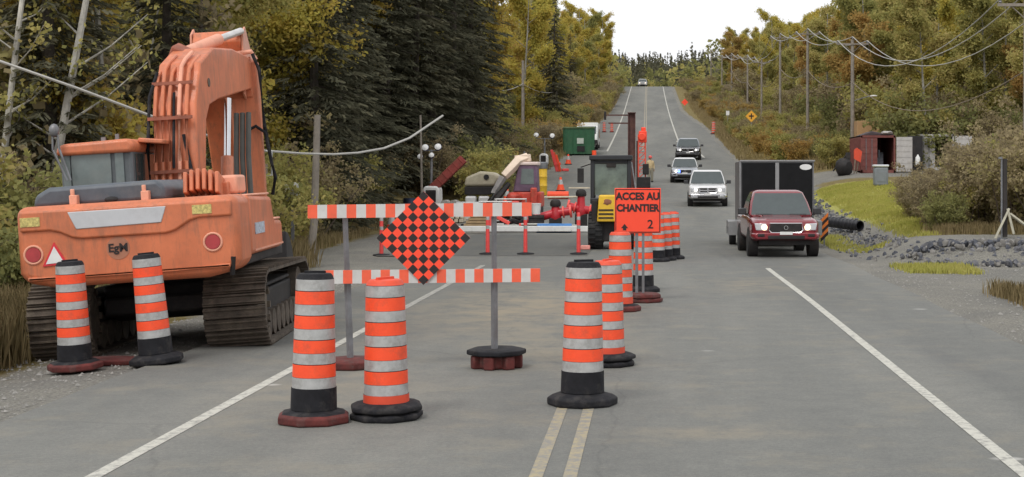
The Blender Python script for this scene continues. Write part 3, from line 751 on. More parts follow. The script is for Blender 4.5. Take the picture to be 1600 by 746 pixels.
# ------------------------------------------------------------------ traffic barrels
def barrel_proto(collar, base, cap, top_orange=False):
    name = 'traffic_barrel'
    t = thing(name, '', 'traffic barrel')
    H0 = .13
    m = MB()
    def rad(z): return .212 - .036 * (z - H0) / 1.36
    prof, mis = [], []
    z = H0
    def seg(h, mi, step=0.0):
        nonlocal z
        prof.append((rad(z) - step, z)); mis.append(mi)
        z += h
        prof.append((rad(z) - step, z)); mis.append(2)
    seg(.21 if collar == 'black' else .11, 2 if collar == 'black' else 3, -.006)
    if collar != 'black': pass
    for k in range(4):
        seg(.100, 1); seg(.003, 2, .004); seg(.121, 0); seg(.007, 2, .006)
    seg(.105, 1)
    body_top = z
    capm = 2 if cap == 'black' else 3
    prof += [(rad(z) - .004, z + .004), (rad(z) - .012, z + .030), (rad(z) - .03, z + .052), (.03, z + .058)]
    mis += [capm] * 4
    m.lathe(prof, n=28, mis=mis)
    m.build('drum', [M_fluo, M_band, M_rub, M_ored], t)
    g = MB()
    g.box((0, 0, z + .066), (.20, .035, .022))
    g.build('handle', M_rub if cap == 'black' else M_ored, t)
    b = MB()
    if base == 'double':
        b.lathe([(.33, 0), (.35, .02), (.35, .06), (.30, .075)], n=8, ph=.2)
        b.lathe([(.30, .076), (.355, .09), (.355, .13), (.29, .16), (.22, .165)], n=8, ph=.5)
        b.build('base', M_rub, t, bevel=.012)
    else:
        b.lathe([(.34, 0), (.355, .015), (.355, .07), (.30, .105), (.22, .125)], n=8, ph=.39)
        b.build('base', [M_rubr] if base == 'red' else [M_rub], t, bevel=.012)
        if base == 'red':
            b = MB(); b.lathe([(.345, .071), (.30, .108), (.22, .128)], n=8, ph=.39); b.build('base_top', M_rub, t)
    return t
protos = {}
def barrel(px, py, d, variant, label, tilt=(0, 0), s=1.0, rz=0.0, z=None):
    if variant not in protos:
        protos[variant] = barrel_proto(*variant); t = protos[variant]
    else:
        t = copy_tree(protos[variant])
    p = on(px, d)
    if py is not None: p = Vector(((px - 1020) * d / F, d, EYE - (py - 271) * d / F if z is None else z))
    t.location = p
    t.rotation_euler = (R(tilt[0]), R(tilt[1]), rz)
    t.scale = (s, s, s)
    tag(t, label, 'traffic barrel', 'orange and silver traffic barrels')
    return t
BK, OR = ('black', 'red', 'black'), ('orange', 'double', 'orange')
BO = ('black', 'black', 'orange'); OB = ('orange', 'red', 'orange')
def flat(d_py): return F * EYE / (d_py - 271)
barrel(490, 660, flat(660), BK, 'traffic barrel on a red base in front of the barricade, beside an orange collared one', tilt=(0, 0.6), rz=.2, s=1.01)
barrel(604, 654, flat(654), OR, 'traffic barrel with orange collar on doubled black bases below the checkered diamond', tilt=(0, -.8), rz=.9, s=1.03)
barrel(910, 632, flat(632), ('black', 'black', 'black'), 'traffic barrel standing alone on the double yellow centre line', tilt=(0, .6), s=1.04, rz=.5)
barrel(950, 571, flat(571), OR, 'traffic barrel half hidden right behind the one on the yellow line', tilt=(0, -.5), s=.99, rz=1.1)
barrel(969, 486, flat(486), OB, 'orange collared traffic barrel standing just left of the access sign post', s=1.04, rz=.4)
barrel(1005, 456, flat(456), BO, 'traffic barrel with black collar directly behind the access sign post', s=1.0, rz=.1)
barrel(1028, 409, flat(409), BO, 'leftmost barrel of the tight row of three behind the access sign', s=.92, rz=.3)
barrel(1040, 407, flat(407), BO, 'middle barrel of the tight row of three behind the access sign', s=.92, rz=.7)
barrel(1052, 405, flat(405), BO, 'rightmost barrel of the tight row of three behind the access sign', s=.92, rz=.5)
dA, dB = 19.2, 19.45
barrel(118, 577, dA, BK, 'traffic barrel at the outer left behind the excavator, near the dry grass', tilt=(0, -3.0), rz=.6, s=.95)
barrel(245, 567, dB, ('black', 'black', 'black'), 'leaning traffic barrel behind the middle of the excavator', tilt=(0, -5.5), rz=.2, s=.97)
barrel(1115, 210, 190, OB, 'far orange traffic barrel on the right roadside past the cars', s=1.15)
barrel(944, 207, 178, OB, 'far orange barrel beside the green dumpster, left one of a pair', s=.85)
barrel(956, 207, 178, OB, 'far orange barrel beside the green dumpster, right one of a pair', s=.85)
# flattened spare base lying between the left barrels
sp = MB(); sp.lathe([(.36, 0), (.37, .02), (.37, .06), (.2, .08)], n=8, ph=.39)
o = sp.build('rubber_base', M_rubr, bevel=.01); o.location = on(176, 19.9, .01); o.scale = (1.35, .8, 1); tag(o, 'spare flat red rubber base lying between the two left barrels', 'barrel base')

# ------------------------------------------------------------------ checkered barricade
def make_barricade():
    d = 18.9
    t = thing('barricade', 'striped two rail barricade carrying an orange and black checkered diamond', 'barricade', at(660, 576, d))
    t.location.z = 0
    O = t.location
    L = lambda px, py, dd=0.0: at(px, py, d) - O + Vector((0, dd, 0))
    def plank(p0, p1, y):
        m = MB(); n = 23
        a, b = L(*p0), L(*p1)
        dv = (b - a); h = .082
        for k in range(n):
            q0, q1 = a + dv * k / n, a + dv * (k + 1) / n
            up = Vector((0, 0, h))
            A = [q0 - up, q1 - up, q1 + up, q0 + up]
            f = Vector((0, y - .018, 0)); g = Vector((0, y + .018, 0))
            mi = 0 if k % 2 == 0 else 1
            m.face([p + f for p in A], mi); m.face([p + g for p in A[::-1]], mi)
            m.face([A[3] + f, A[2] + f, A[2] + g, A[3] + g], mi); m.face([A[0] + f, A[0] + g, A[1] + g, A[1] + f], mi)
            if k == 0: m.face([A[0] + f, A[3] + f, A[3] + g, A[0] + g], mi)
            if k == n - 1: m.face([A[1] + f, A[1] + g, A[2] + g, A[2] + f], mi)
        bmesh.ops.remove_doubles(m.bm, verts=m.bm.verts[:], dist=.0005)
        m.build('striped_rail', [mat('rail_orange', (.85, .12, .055), .5, var=.12, dirt=(.45, .12, .07), dirt_amt=.4), mat('rail_white', (.58, .57, .55), .5, var=.1, dirt=(.35, .33, .3), dirt_amt=.4)], t)
    plank((482, 331), (831, 327), -.03)
    plank((508, 433), (844, 430), -.03)
    for (x0, y0), (x1, y1) in (((537, 322), (546, 566)), ((771, 318), (772, 556))):
        m = MB(); a, b = L(x0, y0), L(x1, y1)
        b.y += .06; a.y += .06
        m.tube([a, a.lerp(b, .55)], .034, 4); m.tube([a.lerp(b, .5), b], .042, 4)
        for k in range(16): 
            pass
        m.build('post', M_gal, t)
    # stacked rubber feet
    for px, py, dd, m1, tall in ((547, 580, .0, M_rubr, .13), (775, 578, .05, M_rubr, .24)):
        m = MB(); c = L(px, 575); c.z = 0; c.y += .06
        if tall > .2:
            for k in range(7):
                a = k * math.pi * 2 / 7
                m.box((c.x + .24*math.cos(a), c.y + .24*math.sin(a), .08), (.16, .13, .16), rot=(0, 0, a))
            m.lathe([(.22, .0), (.26, .02), (.26, .17)], (c.x, c.y, 0), 8)
            m.build('rubber_foot', m1, t, bevel=.02)
            m = MB(); m.lathe([(.34, .165), (.37, .175), (.37, .225), (.30, .245), (.08, .235)], (c.x, c.y, 0), 8, ph=.2); m.build('rubber_foot_top', M_rub, t, bevel=.012)
        else:
            m.lathe([(.34, 0), (.36, .02), (.36, .09), (.28, .12), (.05, .125)], (c.x, c.y, 0), 8, ph=.3); m.build('rubber_foot', m1, t, bevel=.015)
    # diamond: nine by nine squares standing on a corner
    m = MB(); c = L(663, 372); hd = .575; n = 9; y = -.075
    e1 = Vector((hd/n, 0, hd/n)); e2 = Vector((hd/n, 0, -hd/n)); st = c + Vector((-hd, y, 0))
    for i in range(n):
        for j in range(n):
            p = st + e1 * i + e2 * j
            m.face([p, p + e2, p + e1 + e2, p + e1], 1 if (i + j) % 2 == 0 else 0)
    b = Vector((0, .012, 0))
    m.face([st + b, st + e1*n + b, st + (e1+e2)*n + b, st + e2*n + b], 2)
    C4 = [st, st + e1*n, st + (e1+e2)*n, st + e2*n]
    for i in range(4): m.face([C4[i], C4[(i+1) % 4], C4[(i+1) % 4] + b, C4[i] + b], 0)
    bmesh.ops.remove_doubles(m.bm, verts=m.bm.verts[:], dist=.0005)
    s = m.build('diamond_sign', [M_osign, M_bsign, M_gal], t, normals=False)
    m = MB(); m.box(c + Vector((-.02, -.03, 0)), (.05, .03, 1.0)); m.build('sign_bracket', M_gal, s)
make_barricade()

# ------------------------------------------------------------------ access sign
def make_access_sign():
    d = 28.6
    t = thing('access_sign', 'square orange sign reading ACCES AU CHANTIER 2 on a post with red rubber feet', 'road sign', (at(1000, 400, d).x, d, 0))
    O = t.location
    c = at(996.5, 329.5, d) - O
    W, H = .86, .84
    m = MB(); m.box(c, (W, .02, H)); p = m.build('sign_panel', M_osign, t, bevel=.012)
    b = MB(); th = .014; i = .022
    for s in (-1, 1):
        b.box(c + Vector((s*(W/2 - i), -.013, 0)), (th, .004, H - 2*i)); b.box(c + Vector((0, -.013, s*(H/2 - i))), (W - 2*i, .004, th))
    b.build('sign_border', M_bsign, p)
    text('ACCES AU', .185, M_bsign, p, c + Vector((.0, -.013, .262)), (R(90), 0, 0), bold=.0085, sx=.93)
    text('CHANTIER', .185, M_bsign, p, c + Vector((.0, -.013, .045)), (R(90), 0, 0), bold=.0085, sx=.88)
    text('2', .23, M_bsign, p, c + Vector((.235, -.013, -.26)), (R(90), 0, 0), bold=.003)
    a = MB(); a.prism([(c.x - .31, c.z - .325), (c.x - .245, c.z - .245), (c.x - .18, c.z - .325), (c.x - .215, c.z - .325), (c.x - .215, c.z - .385), (c.x - .275, c.z - .385), (c.x - .275, c.z - .325)], 'y', c.y - .014, c.y - .011)
    a.build('arrow', M_bsign, p)
    q = MB()
    q.box((c.x - .02 , .04, .85), (.055, .045, 1.6)); q.box((c.x + .1, .05, .75), (.05, .04, 1.3))
    q.build('post', M_gal, t, bevel=.004)
    f = MB(); f.lathe([(.34, 0), (.36, .02), (.36, .07), (.3, .08)], (c.x + .12, .05, 0), 8, ph=.2); f.lathe([(.33, .082), (.35, .1), (.34, .15), (.28, .17)], (c.x + .1, .03, 0), 8, ph=.5)
    f.build('rubber_foot', M_rubr, t, bevel=.012)
make_access_sign()

# ------------------------------------------------------------------ delineator posts
M_del = mat('pinkish_red_plastic', (.80, .075, .07), .55, var=.12)
def delineator():
    t = thing('delineator_post', '', 'delineator post')
    m = MB(); m.lathe([(.06, .05), (.055, .75), (.055, .76), (.055, .86), (.055, .87), (.055, 1.0), (.055, 1.02), (.055, 1.12), (.05, 1.14), (.05, 1.22), (.02, 1.24)], n=12, mis=[0, 0, 1, 0, 0, 0, 1, 0, 0, 0, 0])
    m.build('post', [M_del, M_band], t)
    m = MB(); m.lathe([(.25, 0), (.26, .02), (.24, .045), (.08, .07)], n=8); m.build('base', M_rub, t)
    return t
dp = None
for px, py, lab in ((596, 399, 'pinkish red delineator post half hidden by the left corner of the checkered diamond'), (762, 398, 'pinkish red delineator post just left of the right barricade post'), (821, 398, 'pinkish red delineator post between the barricade rails and the blue board'), (904, 398, 'pinkish red delineator post beside the dark tractor wheel')):
    o = delineator() if dp is None else copy_tree(dp)
    dp = dp or o
    dd = flat(py); o.location = on(px, dd); o.location.z = 0.0 if px > 700 else on(px, dd).z
    tag(o, lab, 'delineator post', 'red delineator posts before the trench')

# ------------------------------------------------------------------ vehicles
def ring_y(hw, zb, zt, y, r=.1):
    return [(-hw + r, y, zb), (hw - r, y, zb), (hw, y, zb + r), (hw, y, zt - r), (hw - r*1.3, y, zt), (-hw + r*1.3, y, zt), (-hw, y, zt - r), (-hw, y, zb + r)]
def make_wheel(t, x, y, r, w):
    m = MB(); s = 1 if x > 0 else -1
    m.lathe([(r*.62, -w/2), (r*.93, -w/2), (r, -w/2 + .04), (r, w/2 - .04), (r*.93, w/2), (r*.62, w/2)], n=24)
    o = m.build('wheel', M_tyre, t); o.location = (x, y, r); o.rotation_euler = (0, R(90), 0)
    k = MB(); k.lathe([(r*.63, -w/2 + .03), (r*.6, w/2 - .03), (.05, w/2 - .05)], n=18)
    for i in range(6):
        a = i*math.pi/3; k.box((r*.36*math.cos(a), r*.36*math.sin(a), s*(w/2 - .035)), (r*.45, .07, .03), rot=(0, 0, a))
    k.build('rim', M_rim, o)
def make_vehicle(name, label, loc, rz, paint, kind='pickup', W=1.9, H=1.8, L=5.3, lamp=None, grille='dark', bumper='paint', blue=False, lit=(True, True), roof_m=None, lift=0.0):
    t = thing(name, label, 'pickup truck' if kind == 'pickup' else 'car', loc, rz)
    hw = W/2 - .02
    zh = H * .60      # bonnet height
    m = MB()
    st = [(0.0, hw*.80, .50, zh*.86), (.10, hw*.93, .44, zh*.92), (.35, hw*.985, .40, zh*.965), (1.2, hw, .40, zh), (1.7, hw, .40, zh*1.03), (3.4, hw, .40, zh*1.03), (L - .15, hw*.98, .45, zh*1.0), (L, hw*.92, .52, zh*.94)]
    m.loft([ring_y(h, a + lift, b, y, .09) for y, h, a, b in st], smooth=False)
    body = m.build('body', paint, t, bevel=.085, seg=4)
    # bonnet bulge
    bb = MB(); bb.loft([[(-hw*.62, .18, zh*.90), (hw*.62, .18, zh*.90), (hw*.55, .22, zh*.955), (-hw*.55, .22, zh*.955)], [(-hw*.66, 1.3, zh*.98), (hw*.66, 1.3, zh*.98), (hw*.58, 1.3, zh*1.04), (-hw*.58, 1.3, zh*1.04)]])
    bb.build('bonnet', paint, body, bevel=.03)
    ce = 3.45 if kind == 'pickup' else L - .25
    zb = zh*1.0
    lv = [(zb, 1.25, ce, hw*.96), (zb + (H - zb)*.55, 1.72, ce - .08, hw*.86), (H - .07, 2.02, ce - .28, hw*.75), (H, 2.30, ce - .6, hw*.66)]
    cb = MB(); cb.loft([[(-h, a, z), (h, a, z), (h, b, z), (-h, b, z)] for z, a, b, h in lv])
    cab = cb.build('cabin', roof_m or paint, t, bevel=.09, seg=4)
    def lv_at(z):
        for (z0, a0, b0, h0), (z1, a1, b1, h1) in zip(lv[:-1], lv[1:]):
            if z <= z1:
                f = (z - z0) / (z1 - z0); return a0 + (a1 - a0)*f, b0 + (b1 - b0)*f, h0 + (h1 - h0)*f
    z0, zm, z1 = zb + .05, lv[1][0], H - .09
    g = MB()
    P = [lv_at(z) for z in (z0, zm, z1)]
    rows = [[(-h*.93, a - .014, z), (h*.93, a - .014, z)] for (a, b, h), z in zip(P, (z0, zm, z1))]
    g.face([rows[0][0], rows[0][1], rows[1][1], rows[1][0]]); g.face([rows[1][0], rows[1][1], rows[2][1], rows[2][0]])
    g.build('windscreen', M_glass, cab)
    for s in (-1, 1):
        g = MB()
        rows = [[(s*(h + .012), a + .22, z), (s*(h + .012), b - .15, z)] for (a, b, h), z in zip(P, (z0 + .02, zm, z1))]
        g.face([rows[0][0], rows[0][1], rows[1][1], rows[1][0]]); g.face([rows[1][0], rows[1][1], rows[2][1], rows[2][0]])
        g.build('side_window', M_glass, cab)
    g = MB(); a, b, h = P[0]; a2, b2, h2 = P[2]
    g.face([(-h*.85, b + .012, z0 + .05), (h*.85, b + .012, z0 + .05), (h2*.85, b2 + .014, z1), (-h2*.85, b2 + .014, z1)]); g.build('rear_window', M_glass, cab)
    if kind == 'pickup':
        q = MB(); q.box((0, (ce + L)/2, zh*1.035), (W*.82, L - ce - .25, .03)); q.build('cargo_bed', M_dark, body)
    # wheels, arches
    r = .37 if kind == 'pickup' else .35
    for s in (-1, 1):
        for y in (.92, L - 1.15):
            q = MB(); q.cyl((s*(hw - .25), y, r + .03), (s*(hw + .008), y, r + .03), r + .08, n=24); q.build('wheel_arch', M_dark, body)
            make_wheel(t, s*(hw - .09), y, r, .24)
    # front end
    gz0, gz1 = zh*.64, zh*.84
    q = MB(); q.prism([(-hw*.47, gz0 + .05), (-hw*.40, gz0), (hw*.40, gz0), (hw*.47, gz0 + .05), (hw*.44, gz1), (-hw*.44, gz1)], 'y', -.03, .06); q.build('grille', M_dark if grille == 'dark' else M_chrome, t, bevel=.015)
    q = MB()
    pts = [(-hw*.49, gz0 + .05), (-hw*.41, gz0 - .02), (hw*.41, gz0 - .02), (hw*.49, gz0 + .05), (hw*.46, gz1 + .02), (-hw*.46, gz1 + .02)]
    q.tube([(x, -.03, z) for x, z in pts + [pts[0]]], .018 if grille == 'dark' else .03, 6)
    if grille == 'cross':
        q.box((0, -.04, (gz0 + gz1)/2), (.08, .04, gz1 - gz0)); q.box((0, -.04, (gz0 + gz1)/2), (hw*.9, .035, .07))
    else:
        q.torus((0, -.04, (gz0 + gz1)/2 + .01), (0, 1, 0), .055, .012, 16, 6)
    q.build('grille_frame', M_chrome, t)
    if grille == 'cross':
        q = MB()
        for sx in (-1, 1):
            for sz in (0, 1): q.box((sx*hw*.22, -.035, gz0 + .045 + sz*.13), (hw*.36, .02, .085))
        q.build('grille_opening', M_dark, t)
    for s, on_ in ((-1, lit[0]), (1, lit[1])):
        q = MB(); q.prism([(s*hw*.52, gz0 + .03), (s*hw*.86, gz0 + .05), (s*hw*.90, gz1 + .02), (s*hw*.56, gz1 + .01)], 'y', -.005, .16); hl = q.build('headlight', M_lens, t, bevel=.02)
        if on_:
            q = MB(); q.cyl((s*hw*.62, .0, (gz0 + gz1)/2 + .02), (s*hw*.62, -.02, (gz0 + gz1)/2 + .02), .085, n=14); q.build('lit_lamp', lamp or M_lampwarm, hl)
        if blue and s == -1:
            q = MB(); q.cyl((s*hw*.40, -.035, gz0 + .12), (s*hw*.40, -.055, gz0 + .12), .09, n=12); q.build('blue_flasher', mat('blue_flashing_lamp', (.05, .1, .9), .3, emit=(.08, .16, 1.0), es=6), t)
    bm_ = paint if bumper == 'paint' else M_chrome
    q = MB(); q.loft([ring_y(hw*.90, .46 + lift, .68 + lift*.5, -.09, .05), ring_y(hw*.99, .46 + lift, .68 + lift*.5, .06, .05), ring_y(hw*1.0, .46 + lift, .68 + lift*.5, .3, .05)]); q.build('bumper', bm_, t, bevel=.03)
    q = MB(); q.box((0, -.10, .52 + lift), (hw*1.05, .04, .11)); q.build('air_intake', M_dark, t, bevel=.02)
    for s in (-1, 1):
        q = MB(); q.box((s*hw*.72, -.085, .58 + lift), (.2, .04, .09)); q.build('fog_lamp', M_lens if bumper != 'paint' else M_dark, t, bevel=.02)
        q = MB(); q.box((s*(hw + .12), 1.62, zb + .14), (.24, .10, .19)); q.box((s*(hw + .0), 1.64, zb + .06), (.12, .05, .05)); q.build('mirror', mat('mirror_black', (.03, .03, .032), .4), t, bevel=.03)
    q = MB(); q.box((0, -.105, .67 + lift*.5), (.36, .02, .085)); q.build('licence_plate', M_white, t)
    q = MB(); q.box((0, .3, .38 + lift), (hw*1.5, .3, .16)); q.box((0, L/2, .36 + lift), (hw*1.2, L*.8, .12)); q.build('underbody', M_dark, t)
    for s in (-1, 1):
        q = MB(); q.box((s*hw*.5, .99 + .25, zh*1.06), (hw*.5, .02, .012), rot=(0, 0, s*.1)); q.build('wiper', M_dark, t)
    return t
M_redp = mat('dark_red_car_paint', (.20, .011, .02), .25, .2, var=.08, coat=.8, dirt=(.3, .15, .12), dirt_amt=.2)
M_whp = mat('white_car_paint', (.68, .68, .68), .3, 0, var=.04, coat=.6)
M_slp = mat('silver_grey_car_paint', (.30, .32, .35), .3, .4, var=.05, coat=.6)
M_blp = mat('black_car_paint', (.022, .022, .026), .25, .2, var=.1, coat=.8)
p = on(1228, 43.6); make_vehicle('pickup_truck', 'dark red pickup truck with lit headlights towing the black box trailer', p, R(1.5), M_redp, W=2.02, H=1.90, lift=.06)
p = on(1106, 80.5); make_vehicle('pickup_truck', 'white pickup truck with cross bar grille, first car queued behind the trailer', p, R(-1), M_whp, W=2.08, H=1.95, grille='cross', bumper='chrome', lamp=M_lampcool)
p = on(1070, 104); make_vehicle('parked_car', 'silver white sport utility car with a blue flashing front light', p, R(-1), M_slp, kind='suv', W=1.95, H=1.75, L=4.7, blue=True, lit=(True, False), lamp=M_lampcool, roof_m=M_whp)
p = on(1075, 134.5); make_vehicle('parked_car', 'black sport utility car with both headlights lit, last in the queue', p, R(-2), M_blp, kind='suv', W=2.25, H=2.0, L=4.9, lamp=M_lampcool, roof_m=M_slp)
p = on(1004, 378); p.z = float(zr(378)); make_vehicle('parked_car', 'tiny white car on the crest of the far hill', p, 0, M_whp, kind='suv', W=2.3, H=2.0, L=4.8, lit=(True, True))

def make_trailer():
    d = 49.6
    x0, x1 = 2.80, 5.23
    W = x1 - x0; c = (x0 + x1)/2
    t = thing('box_trailer', 'tall black enclosed cargo trailer hitched behind the dark red pickup', 'trailer', (c, d, 0), R(-1))
    m = MB(); m.box((0, 2.4, 1.68), (W - .06, 4.8, 2.24)); b = m.build('box_body', mat('trailer_grey_side', (.17, .17, .175), .45, .2, var=.1, dirt=(.25, .23, .2), dirt_amt=.3), t, bevel=.03)
    M_trb = mat('trailer_black_sheet', (.008, .008, .009), .6, var=.3, spec=.2)
    for s in (-1, 1):
        m = MB(); m.box((s*(W/4 - .02), -.012, 1.72), (W/2 - .12, .03, 2.02)); m.build('front_panel', M_trb, b)
    M_al = mat('brushed_aluminium', (.30, .30, .30), .5, .4, var=.15)
    m = MB()
    m.box((0, -.035, 1.70), (.12, .02, 2.1)); m.box((0, -.03, 2.80), (W, .09, .05)); m.box((-W/2 + .02, -.02, 1.7), (.045, .06, 2.2))
    m.build('trim', M_al, t, bevel=.006)
    m = MB(); m.box((0, -.03, .72), (W - .1, .04, .26)); m.build('stone_guard', M_al, t, bevel=.01)
    m = MB(); m.cyl((.92, -.03, 2.60), (.92, -.04, 2.60), .17, n=20); o = m.build('maker_badge', M_white, t); o.scale = (1.15, 1, .55); o.location = (-.14, 0, 1.17)
    m = MB(); m.box((0, 2.4, .5), (W - .3, 4.6, .12)); m.box((0, -.75, .5), (.12, 1.5, .1)); m.box((0, -1.5, .55), (.16, .2, .12)); m.build('chassis', M_dark, t)
    for s in (-1, 1):
        m = MB(); m.box((s*(W/2 + .17), 1.9, .80), (.34, 1.5, .05)); m.box((s*(W/2 + .17), 1.15, .58), (.34, .05, .46)); m.box((s*(W/2 + .17), 2.65, .58), (.34, .05, .46)); m.box((s*(W/2 + .33), 1.9, .70), (.02, 1.5, .2)); m.build('mudguard', M_al, t, bevel=.03)
        make_wheel(t, s*(W/2 + .16), 1.9, .34, .22)
    return t
make_trailer()

# ------------------------------------------------------------------ yellow tractor beside the sign
def make_tractor():
    d = 48.6
    t = thing('tractor_loader', 'black cabbed yellow tractor standing behind the access sign', 'tractor', on(955, d), 0)
    s = F / d
    fx = lambda px: (px - 955) / s
    fz = lambda py: EYE - (py - 271) / s
    m = MB(); z0, z1 = fz(312), fz(248)
    for x in (fx(926), fx(983)):
        m.box((x, 0, (z0 + z1)/2), (.13, .12, z1 - z0)); m.box((x, 1.3, (z0 + z1)/2), (.1, .1, z1 - z0))
    m.box((fx(954.5), .65, z1 + .02), (1.36, 1.6, .16)); m.box((fx(954.5), 0, z1 - .12), (1.2, .08, .10)); m.box((fx(954.5), .65, z0 - .05), (1.3, 1.5, .18))
    cab = m.build('cab_frame', mat('tractor_black', (.02, .022, .026), .5, var=.2), t, bevel=.03)
    m = MB(); m.box((fx(954.5), .03, (z0 + z1)/2 - .02), (1.06, .02, z1 - z0 - .3)); m.build('windscreen', mat('greenish_glass', (.13, .17, .14), .1, var=.4, scale=2, spec=.7), cab)
    m = MB(); m.box((fx(955), -.03, z1 - .22), (.3, .08, .14)); m.build('work_lamp', M_dark, cab, bevel=.02)
    m = MB(); m.cyl((fx(928), .2, z1 + .1), (fx(928), .2, z1 + .25), .07, n=12); m.build('beacon', M_fluo, cab)
    m = MB(); m.box((fx(907), .1, fz(275)), (.2, .1, .46)); m.tube([(fx(907), .12, fz(262)), (fx(925), .12, fz(256))], .02); m.build('mirror', M_dark, t, bevel=.03)
    m = MB(); m.prism([(fx(934), fz(346)), (fx(975), fz(346)), (fx(974), fz(305)), (fx(937), fz(305))], 'y', -.75, .0); y = m.build('bonnet', M_yell, t, bevel=.04)
    m = MB()
    for k in range(3): m.box((fx(948), -.76, fz(328 + k*6)), (.46, .02, .05))
    m.build('vent_slot', M_dark, y)
    m = MB(); m.blob((fx(950), -.755, fz(316)), (.12, .012, .09), 5, .3, 2); m.build('badge', mat('badge_brown', (.3, .12, .06), .6, var=.3), y)
    m = MB(); m.box((fx(955), .3, fz(360)), (1.1, 1.4, .7)); m.box((fx(930), -.1, fz(335)), (.2, .8, .9)); m.box((fx(982), -.1, fz(335)), (.3, .8, .9)); m.build('chassis', M_dark, t, bevel=.04)
    for x, w in ((fx(931), .46), (fx(985), .46)):
        q = MB(); r = .58
        q.lathe([(r*.5, -w/2), (r*.92, -w/2), (r, -w/2 + .06), (r, w/2 - .06), (r*.92, w/2), (r*.5, w/2)], n=26)
        for k in range(22):
            a = 2*math.pi*k/22
            for s2 in (-1, 1): q.box((r*math.cos(a + s2*.06), r*math.sin(a + s2*.06), s2*w*.22), (.06, .05, w*.45), rot=(s2*.5 if False else 0, 0, a))
        o = q.build('wheel', M_tyre, t); o.location = (x, .0, r); o.rotation_euler = (0, R(90), 0)
        k = MB(); k.lathe([(r*.5, -w*.3), (r*.48, w*.3), (.06, w*.25)], n=16); k.build('rim', M_yell, o)
        q = MB(); q.box((x, 1.7, .62), (.44, 1.2, 1.2)); q.build('rear_mudguard', M_dark, t, bevel=.2, seg=4)
    m = MB(); m.box((fx(916), -.55, .07), (.3, .2, .14)); m.build('wheel_chock', mat('pink_chock', (.75, .3, .25), .6), t, bevel=.03)
make_tractor()

# steel column with two side arms
def make_column():
    d = 67
    t = thing('steel_column', 'tall rusty brown steel column with two thin side arms behind the tractor cab', 'steel column', on(987, d))
    h = at(0, 176, d).z - t.location.z
    M_rust = mat('brown_rusted_steel', (.115, .055, .048), .75, .3, var=.35, dirt=(.2, .1, .06), dirt_amt=.6)
    m = MB()
    m.box((-.15, 0, h/2), (.03, .30, h)); m.box((.15, 0, h/2), (.03, .30, h)); m.box((0, 0, h/2), (.27, .02, h)); m.box((0, 0, h - .015), (.36, .34, .03)); m.box((0, 0, .02), (.6, .6, .04))
    m.build('column', M_rust, t)
    for z, l in ((h - .12, 1.02), (h - .47, .85)):
        a = MB(); a.box((-.165 - l/2, 0, z), (l, .05, .06)); a.build('arm', M_rust, t)
    a = MB(); a.box((-1.16, 0, h - .14), (.10, .10, .36)); a.build('hook_block', M_dark, t, bevel=.02)
    a = MB(); a.tube([(0, -.4, h*.55), (.35, -.6, .3)], .03); a.build('brace', M_gal, t)
make_column()

def make_leader():
    d = 99
    t = thing('drill_mast', 'upright orange drilling mast beside the brown steel column', 'drill mast', on(1003, d))
    h = at(0, 199, d).z - t.location.z
    m = MB()
    for sx in (-1, 1):
        for sy in (-1, 1): m.box((sx*.22, sy*.2, h*.44), (.09, .09, h*.88))
    n = 8
    for k in range(n):
        z = .2 + k*h*.84/n
        m.tube([(-.22, -.2, z), (.22, -.2, z + h*.84/n)], .03, 5); m.box((0, -.2, z), (.44, .05, .05))
    m.build('lattice_mast', mat('mast_orange', (.72, .10, .06), .6, var=.25, dirt=(.3, .1, .06), dirt_amt=.5), t)
    m = MB(); m.box((.05, -.05, h*.84), (.52, .5, .75)); m.cyl((.0, -.32, h*.84), (.0, -.42, h*.84), .25, n=16); m.box((.1, 0, h*.96), (.3, .3, .3)); m.build('power_head', M_osign, t, bevel=.05)
    m = MB(); m.box((.1, -.3, .35), (.9, .9, .7)); m.box((.25, -.35, 1.2), (.4, .4, .7)); m.build('motor', M_dark, t, bevel=.05)
    m = MB(); m.box((-.3, .1, h*.4), (.12, .12, h*.75)); m.build('guide_rail', M_dark, t)
make_leader()

